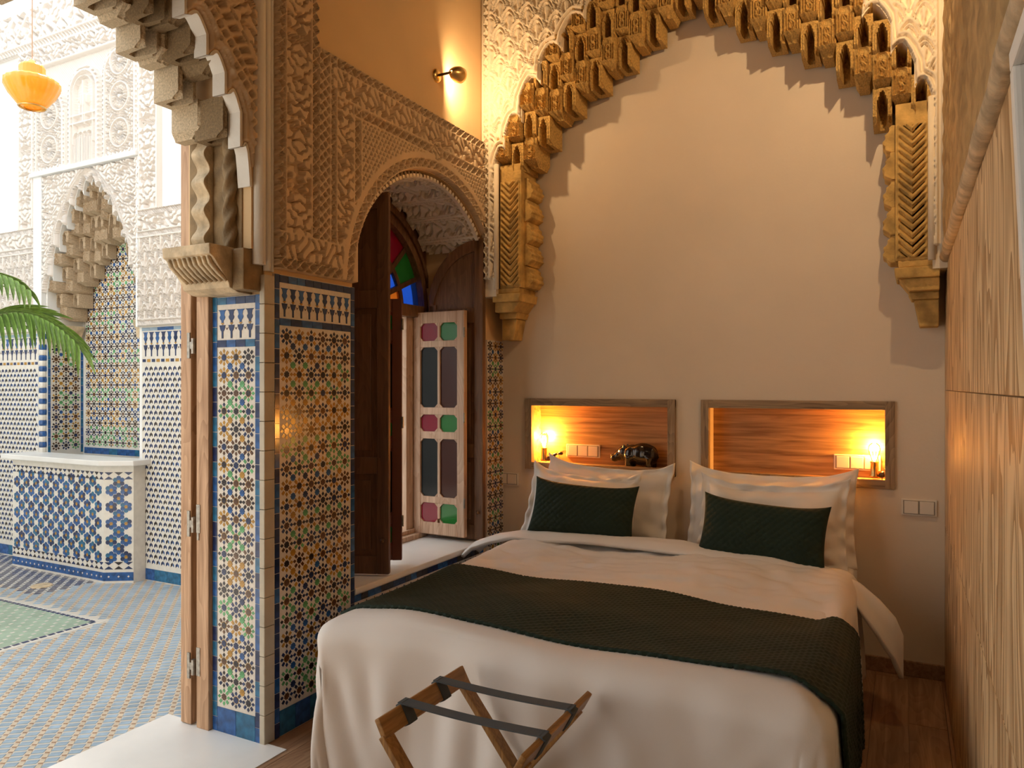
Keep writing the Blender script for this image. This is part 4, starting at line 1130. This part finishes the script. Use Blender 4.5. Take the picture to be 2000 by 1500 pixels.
def quilt(u, v, p):
    a = np.abs(np.sin(PI*(u/p+v/p)))*np.abs(np.sin(PI*(u/p-v/p))); return a**.45
def runner():
    res = .0058; y0, y1 = 2.335, 3.085
    u = np.arange(BX0-.02, BX1+.47, res); v = np.linspace(y0, y1, int((y1-y0)/res)); U, V = np.meshgrid(u, v)
    t = (U-BX0)/(BX1-BX0)
    V2 = V + .03*np.sin(U*2.2+.4)*0 - .03*sm(t, .55, 1.1)
    flat = 1-sm(np.maximum(BX0+.1-U, U-BX1+.1), 0, .1)
    lift = .021 + .010*sm(U, BX1-.35, BX1-.1) + flat*bumpy(U, V2) + .002*noise2(U, V, 6, 10, 5, 14)
    x, y, z = drape(U, V2, BX0+.06, BX1-.06, -9, 9, bedtop, .085, .03, .008, lift, 1.0)
    q = .007*quilt(U, V, .034)
    hang = sm(U, BX1-.03, BX1+.06); z = z+q*(1-hang); x = x+q*hang+.026*hang
    hangl = sm(-U, -BX0-.03, -BX0+.04); x = x-.022*hangl
    P = np.stack([x, y, z], -1)
    o = new_obj('bed_runner', grid_mesh('bed_runner', P, None, VELVET, True, False))
    sd = o.modifiers.new('thickness', 'SOLIDIFY'); sd.thickness = .012; sd.offset = -1
    return tag(o, 'dark green quilted velvet runner laid across the foot of the bed', 'bed runner')
runner()

def pillow_obj(name, w, h, t, m, fl=0, seed=0, quilted=0, sag=.05, n=70):
    u = np.linspace(-1, 1, n); v = np.linspace(-1, 1, int(n*.75)); U, V = np.meshgrid(u, v)
    fu = 1-fl*2/w; fv = 1-fl*2/h
    bu = np.clip(np.abs(U)/fu, 0, 1); bv = np.clip(np.abs(V)/fv, 0, 1)
    th = t/2*np.clip(1-bu**3.2, 0, 1)**.55*np.clip(1-bv**3.2, 0, 1)**.55
    wr = noise2(U*1.6+seed, V*1.3, seed, 12, 2, 15)*.018
    edge = np.maximum(np.abs(U), np.abs(V))
    X = U*w/2*(1-.05*(1-V*V)*(np.abs(U) > 0)*np.abs(U)); Z = V*h/2*(1-.06*(1-U*U)*np.abs(V))
    Z = Z + sag*(V > 0)*V*(U**4-.25)
    rip = 0.010*sm(edge, .84, 1.0)*(np.sin(U*17+seed)+np.sin(V*15+seed*2)) if fl else 0
    sides = []
    for sgn in (-1, 1):
        q = quilt(X, Z, .036)*.006*sm(1-edge, .0, .06) if quilted else 0
        Y = sgn*(th + .003 + q) + rip + (wr*sm(1-edge, 0, .2) if not quilted else wr*.3*sm(1-edge, 0, .2))
        sides.append(np.stack([X, Y, Z], -1))
    A, B = sides; nv, nu = X.shape
    V_ = np.concatenate([A.reshape(-1, 3), B.reshape(-1, 3)])
    idx = np.arange(nv*nu).reshape(nv, nu); q1 = np.stack([idx[:-1, :-1], idx[:-1, 1:], idx[1:, 1:], idx[1:, :-1]], -1).reshape(-1, 4)
    q2 = q1[:, ::-1]+nv*nu
    rim = np.concatenate([idx[0, :], idx[1:, -1], idx[-1, -2::-1], idx[-2:0:-1, 0]]); r2 = np.roll(rim, -1)
    q3 = np.stack([r2, rim, rim+nv*nu, r2+nv*nu], -1)
    me = bpy.data.meshes.new(name); me.from_pydata(V_.tolist(), [], np.concatenate([q1, q2, q3]).tolist()); me.materials.append(m)
    me.polygons.foreach_set('use_smooth', [True]*len(me.polygons))
    return new_obj(name, me)
def lean(o, x, y, z, tilt, yaw=0, roll=0):
    o.rotation_mode = 'YXZ'
    o.matrix_world = Matrix.Translation((x, y, z)) @ Matrix.Rotation(math.radians(yaw), 4, 'Z') @ Matrix.Rotation(math.radians(-tilt), 4, 'X') @ Matrix.Rotation(math.radians(roll), 4, 'Y')
    return o
P4 = 'white pillows at the head of the bed'
lean(tag(pillow_obj('pillow', .80, .47, .15, PILLOWC, .035, 1), 'white flanged pillow leaning on the wall under the left niche', 'pillow', P4), -1.545, 4.12, .765, 12, -2, 2)
lean(tag(pillow_obj('pillow', .66, .43, .15, PILLOWC, .03, 2), 'white pillow directly behind the left green cushion', 'pillow', P4), -1.645, 3.985, .752, 22, 5, 4)
lean(tag(pillow_obj('pillow', .86, .47, .15, PILLOWC, .035, 3), 'white flanged pillow leaning on the wall under the right niche', 'pillow', P4), -.63, 4.12, .772, 12, 0, 0)
lean(tag(pillow_obj('pillow', .74, .43, .15, PILLOWC, .035, 4), 'white pillow directly behind the right green cushion', 'pillow', P4), -.60, 3.965, .76, 22, -3, -1)
P5 = 'dark green lumbar cushions'
lean(tag(pillow_obj('lumbar_cushion', .60, .30, .12, VELVET, 0, 5, 1, .02, 110), 'dark green quilted lumbar cushion on the left half of the bed', 'cushion', P5), -1.58, 3.865, .765, 20, 6, 3)
lean(tag(pillow_obj('lumbar_cushion', .60, .30, .12, VELVET, 0, 6, 1, .02, 110), 'dark green quilted lumbar cushion on the right half of the bed', 'cushion', P5), -.61, 3.785, .742, 18, -2, 3)

# ------------------------------------------------------------------ luggage rack
rk = thing('luggage_rack', 'folding wooden luggage rack with two charcoal straps at the bed foot', 'luggage rack', (-1.07, 1.895, 0))
HX, Y0_, Y1_, ZT = .215, -.225, .225, .50; 
for s_ in (-1, 1):
    rl = MB().bar((s_*HX, Y0_, ZT), (s_*HX, Y1_, ZT), .018, .058, (s_*.55, 0, 1)).build('top_rail', wood('rack_beech_y', (.20, .095, .025), (.40, .21, .065), 'Y', 2.0, .38, .08, 26, wave=.12), rk, bevel=.004)
    for y in ((Y0_+.018, Y1_-.018) if s_ < 0 else (Y0_+.052, Y1_-.052)):
        MB().bar((s_*HX*.98, y, ZT-.02), (-s_*HX*.78, y, .012), .020, .044, (0, 1, 0)).build('leg', RACKWOOD, rk, bevel=.003)
    MB().bar((-s_*HX*.62, Y0_+.03, .075), (-s_*HX*.62, Y1_-.03, .075), .018, .03).build('stretcher', RACKWOOD, rk, bevel=.003)
for y in (-.10, .085):
    n = 16; w_ = HX+.018; path = [(-w_+2*w_*k/n, ZT+.031-.006*math.sin(PI*k/n)) for k in range(n+1)]
    mb = MB()
    for a, b in zip(path[:-1], path[1:]): mb.bar((a[0], y, a[1]), (b[0], y, b[1]), .040, .0035, (0, 0, 1) if abs(b[0]-a[0]) > .008 else (1, 0, 0))
    mb.build('strap', STRAP, rk)
    for s_ in (-1, 1):
        MB().bar((s_*HX, y-.021, ZT), (s_*HX, y+.021, ZT), .025, .066, (s_*.55, 0, 1)).build('strap_loop', STRAP, rk, bevel=.004)

# ------------------------------------------------------------------ switches and sockets
def plate(lab, c, n, w=.08, h=.082, y=YB, cat='switch', grp='wall switch plates'):
    t = thing('switch_plate', lab, cat, (c[0], y, c[1]), 0, grp)
    W = n*w*.9+.012; bx('plate', (-W/2, W/2, -.012, 0, -h/2, h/2), PLASTIC, t, .003)
    bx('gap_shade', (-W/2+.008, W/2-.008, -.0125, -.010, -.034, .034), mat('switch_gap_shade', (.30, .26, .21), .6), t, 0)  # darker sheet: shade in the gaps around the rockers, done as colour
    for i in range(n):
        x = (i-(n-1)/2)*w*.86; bx('rocker', (x-.031, x+.031, -.017, -.010, -.031, .031), PLASTIC, t, .002)
plate('ivory double switch on the back wall left of the bed', (-2.255, .858), 2)
plate('ivory double switch on the back wall right of the bed', (.068, .846), 2)
plate('ivory triple switch inside the left niche beside the lit bulb', (-1.79, 1.045), 3, y=YB+.138)
plate('ivory triple switch inside the right niche beside the lit bulb', (-.22, 1.045), 3, y=YB+.138)

# ------------------------------------------------------------------ ant lamps and hippopotamus in the niches
def antlamp(lab, x, dirx):
    t = thing('ant_lamp', lab, 'lamp', (x, YB+.065, NZ0+FT*.8), 0, 'ant shaped lamps in the niches')
    MB().lathe([(.0, .012), (.022, .012), (.024, .02), (.019, .03), (.019, .085), (.021, .088), (.021, .094), (.012, .096), (.0, .096)], 18).build('brass_socket', BRASS, t, smooth=True)
    MB().lathe([(.011, .094), (.013, .10), (.016, .112), (.026, .135), (.030, .158), (.026, .178), (.014, .190), (0, .193)], 20).build('bulb_glass', mat('bulb_glass', (1, .93, .8), .03, trans=1.0), t, smooth=True)
    fil = MB()
    for k in range(4):
        a = PI/2*k; fil.tube([(.004*math.cos(a), .004*math.sin(a), .105), (.011*math.cos(a), .011*math.sin(a), .145), (.006*math.cos(a), .006*math.sin(a), .168)], .0016, 6)
    fil.build('filament', mat('glowing_filament', (1, .7, .3), .5, emit=(1, .66, .28), estr=260), t)
    d = dirx
    R = lambda a: Matrix.Rotation(a, 3, 'Y')
    b = MB(); b.ell((d*.040, -.012, .030), (.024, .015, .016), rot=R(-d*.5)); b.build('ant_abdomen', BRONZE, t, smooth=True)
    b = MB(); b.ell((d*.078, -.014, .052), (.022, .009, .010), rot=R(-d*.5)); b.tube([(d*.055, -.013, .04), (d*.065, -.013, .046)], .004, 6); b.build('ant_thorax', BRONZE, t, smooth=True)
    b = MB(); b.ell((d*.122, -.015, .064), (.016, .012, .011)); b.tube([(d*.095, -.014, .058), (d*.112, -.015, .062)], .004, 6); b.build('ant_head', BRONZE, t, smooth=True)
    for k in range(6):
        s_ = -1 if k % 2 else 1; x0 = .055+.016*(k//2)
        MB().tube([(d*x0, -.014, .048), (d*(x0+.008*(k//2-1)), -.014+s_*.025, .060), (d*(x0+.020*(k//2-1)), -.014+s_*.04, .001)], .0017, 5).build('ant_leg', BRONZE, t)
    for s_ in (-1, 1): MB().tube([(d*.13, -.015+s_*.004, .070), (d*.142, -.015+s_*.012, .082), (d*.155, -.015+s_*.014, .076)], .0012, 5).build('antenna', BRONZE, t)
    ld = bpy.data.lights.new('bulb_light', 'POINT'); ld.energy = BULB_W; ld.color = (1, .43, .07); ld.shadow_soft_size = .022
    lo = bpy.data.objects.new('bulb_light', ld); COL.objects.link(lo); lo.parent = t; lo.location = (0, .046, .165)
antlamp('bronze ant lamp with a glowing bulb in the left niche', -2.03, 1)
antlamp('bronze ant lamp with a glowing bulb in the right niche', -.135, 1)
def hippo():
    # measured along +x = towards the snout; base at z = 0
    mb = MB(); E = mb.ell
    E((-.055, 0, .082), (.105, .062, .070), 20, 12); E((.02, 0, .080), (.075, .056, .060), 18, 12); E((-.11, 0, .078), (.052, .05, .062), 18, 10)
    E((.082, 0, .088), (.050, .044, .045), 16, 10); E((.125, 0, .070), (.042, .036, .033), 16, 10, rot=Matrix.Rotation(.55, 3, 'Y')); E((.158, 0, .052), (.030, .040, .027), 16, 10)
    for y in (-.03, .03):
        E((.075, y, .128), (.010, .007, .014), 10, 6); E((.108, y*.75, .105), (.011, .010, .010), 10, 6); E((.176, y*.6, .070), (.008, .007, .006), 8, 6)
        for x in (-.115, .035): mb.tube([(x, y, .07), (x+.004, y*1.05, .03), (x+.002, y*1.05, .0)], [.034, .026, .025], 12)
    mb.tube([(-.158, 0, .085), (-.168, 0, .06)], [.008, .004], 6)
    o = mb.build('hippopotamus_figurine', EBONY, None, smooth=True)
    rm = o.modifiers.new('weld', 'REMESH'); rm.mode = 'VOXEL'; rm.voxel_size = .0042; rm.use_smooth_shade = True
    s2 = o.modifiers.new('smooth', 'SMOOTH'); s2.factor = .6; s2.iterations = 6
    o.location = (-1.425, YB+.07, NZ0+FT*.8-.001); o.rotation_euler = (0, 0, PI-.12); o.scale = (.88, .88, .98)
    tag(o, 'glossy black wooden hippopotamus figurine standing in the left niche', 'figurine')
hippo()

# ------------------------------------------------------------------ wall sconces
def sconce(lab, base, out, aim, power, group='wall sconces'):
    t = thing('wall_sconce', lab, 'wall lamp', base, 0, group)
    out = Vector(out); aim = Vector(aim).normalized()
    MB().lathe([(0, .018), (.030, .016), (.038, .006), (.038, 0)], 24, (0, 0, 0), out).build('rosette', BRASS, t, smooth=True)
    j = out*.105
    MB().tube([(0, 0, 0), j*.5, j], .007, 10).build('arm', BRONZE, t)
    MB().lathe([(.010, 0), (.022, .010), (.036, .035), (.044, .065), (.043, .090), (.041, .092), (.040, .088), (.041, .065), (.033, .037), (.019, .013), (.008, .004)], 28, j-aim*.012, aim).build('shade', mat('brass_shade', (.80, .55, .22), .3, .9), t, smooth=True)
    MB().ell(j+aim*.045, (.021, .021, .021), 16, 10).build('lamp_bulb', mat('sconce_bulb', (1, .9, .7), .5, emit=(1, .78, .45), estr=14), t, smooth=True)
    ld = bpy.data.lights.new('sconce_light', 'POINT'); ld.energy = power; ld.color = WARM; ld.shadow_soft_size = .02
    lo = bpy.data.objects.new('sconce_light', ld); COL.objects.link(lo); lo.parent = t; lo.location = j+aim*.072
sconce('brass wall sconce on the ochre wall above the arched window', (XL, 3.49, 3.175), (1, 0, 0), (.10, .99, .10), SCONCE_W)
sconce('brass wall sconce high on the panelled wall, outside the picture', (XR, 2.95, 3.55), (-1, 0, 0), (-.22, .96, -.12), SCONCE_R_W)
cl = thing('unseen_fill_lamp', 'unseen globe lamp added at the near end of the room for warm fill', 'ceiling lamp', (-1.0, -.6, CZ))  # unseen lamp, added as a weak warm fill for the room
MB().tube([(0, 0, 0), (0, 0, -.55)], .008, 8).build('stem', BRASS, cl)
MB().ell((0, 0, -.67), (.14, .14, .14), 24, 14).build('globe', mat('fill_lamp_glass', (1, .92, .8), .5, emit=(1, .75, .45), estr=3), cl, smooth=True)
ld = bpy.data.lights.new('fill_light', 'POINT'); ld.energy = FILL_LAMP_W; ld.color = (1, .74, .44); ld.shadow_soft_size = .15
lo = bpy.data.objects.new('fill_light', ld); COL.objects.link(lo); lo.parent = cl; lo.location = (0, 0, -.9)

# ------------------------------------------------------------------ white framed panel at the right edge
wp = thing('wall_mirror', 'white framed mirror leaning from the panelled wall, cut by the right picture edge', 'mirror', (XR-.010, .735, .855))
wp.rotation_euler = (0, math.radians(-2.4), 0)
for nm, b in (('frame_stile', (-.014, .004, .335, .36, 0, .98)), ('frame_stile', (-.014, .004, -.36, -.335, 0, .98)), ('frame_rail', (-.014, .004, -.36, .36, .98, 1.005)), ('frame_rail', (-.014, .004, -.36, .36, -.025, 0))): bx(nm, b, WHITEPAINT, wp, .003)
bx('mirror_glass', (-.006, .002, -.335, .335, 0, .98), mat('mirror_glass', (.6, .6, .58), .05, 1), wp, 0)

# ------------------------------------------------------------------ courtyard pendant and palm
LP = (-4.74, 2.71, 3.16)
pl = thing('pendant_lamp', 'orange ribbed glass pendant lamp hanging in the courtyard', 'pendant lamp', LP)
MB().lathe([(.045, .0), (.075, .012), (.125, .075), (.152, .130), (.150, .160), (.120, .182), (.075, .192), (.070, .200), (.070, .245), (.060, .262), (.02, .266)], 60, flute=.022, nf=20).build('glass_shade', ORANGE_GLASS, pl, smooth=True)
MB().lathe([(.072, .0), (.078, .004), (.072, .010), (.045, .004)], 40).build('bottom_ring', BRASS, pl, smooth=True)
MB().lathe([(.022, .262), (.022, .285), (.006, .30)], 16).build('cap', BRASS, pl, smooth=True)
MB().tube([(0, 0, .29), (0, 0, 2.30)], .0035, 6).build('cord', mat('tan_cord', (.62, .42, .30), .7), pl)
tag(bx('timber_beam', (-8.65, XO+.02, 2.64, 2.78, 5.44, 5.56), DARKWOOD), 'dark timber beam spanning the courtyard above the pendant lamp', 'beam')
pm = thing('potted_palm', 'green palm with arching fronds entering from the left in the courtyard', 'palm', (-6.15, 2.62, GZ))
MB().lathe([(0, 0), (.17, 0), (.22, .30), (.235, .32), (.235, .36), (.20, .36), (.19, .31), (0, .31)], 28).build('pot', TERRA, pm, smooth=True)
MB().tube([(0, 0, .3), (.02, .01, .8), (.0, .0, 1.35)], [.06, .05, .04], 10).build('trunk', mat('palm_bark', (.22, .15, .08), .9, bump=.6, bscale=60), pm)
lf = MB(); L = 8
for k in range(L+1):
    a = k/L; w = .5*math.sin(PI*min(1, a**.6*.98+.02))**.8; z = -.12*a*a
    lf.v += [(-w, a, z+.25*w), (0, a, z), (w, a, z+.25*w)]
for k in range(L):
    for c in range(2): lf.f.append((k*3+c, k*3+c+1, (k+1)*3+c+1, (k+1)*3+c)); lf.m.append(0)
leaf_me = lf.mesh('leaflet', LEAF, True)
def frond(a, m_, b, n=26, ll=.30, seed=0, side=(0, 0, 1)):
    rg = random.Random(seed); a, m_, b = Vector(a), Vector(m_), Vector(b)
    pts = [a*(1-t)**2 + m_*2*t*(1-t) + b*t*t for t in [k/20 for k in range(21)]]
    fr_ = MB().tube(pts, [.010*(1-k/24) for k in range(21)], 6).build('frond', STEMG, pm, smooth=True)
    for k in range(n):
        t = .12+.88*k/(n-1); p = a*(1-t)**2 + m_*2*t*(1-t) + b*t*t; tg = ((m_-a)*(1-t)+(b-m_)*t).normalized()
        sd = tg.cross(Vector((0, 0, 1))).normalized()
        for s_ in (-1, 1):
            d = (sd*s_*(.62) + tg*(.35+.5*t) + Vector((0, 0, -.55-.5*rg.random() if s_ > 0 else .55-.5*rg.random()-.7*t))).normalized()
            ln = ll*(1-.45*abs(t-.45)*1.6)*rg.uniform(.85, 1.1); z_ = Vector((0, 0, 1)); xx = d.cross(z_).normalized(); zz = xx.cross(d); wd = .034
            o = new_obj('leaflet', leaf_me, fr_)
            o.matrix_local = Matrix(((xx.x*wd, d.x*ln, zz.x*ln, p.x), (xx.y*wd, d.y*ln, zz.y*ln, p.y), (xx.z*wd, d.z*ln, zz.z*ln, p.z), (0, 0, 0, 1)))
frond((0, 0, 1.35), (.45, .35, 2.55), (1.03, .60, 1.92), 30, .40, 1)
frond((0, 0, 1.35), (.25, .20, 2.75), (.72, .45, 2.30), 22, .30, 2)
frond((0, 0, 1.35), (.25, -.1, 2.5), (.65, -.05, 1.9), 20, .30, 3)
frond((0, 0, 1.35), (-.3, .3, 2.5), (-.7, .6, 2.0), 16, .30, 4)
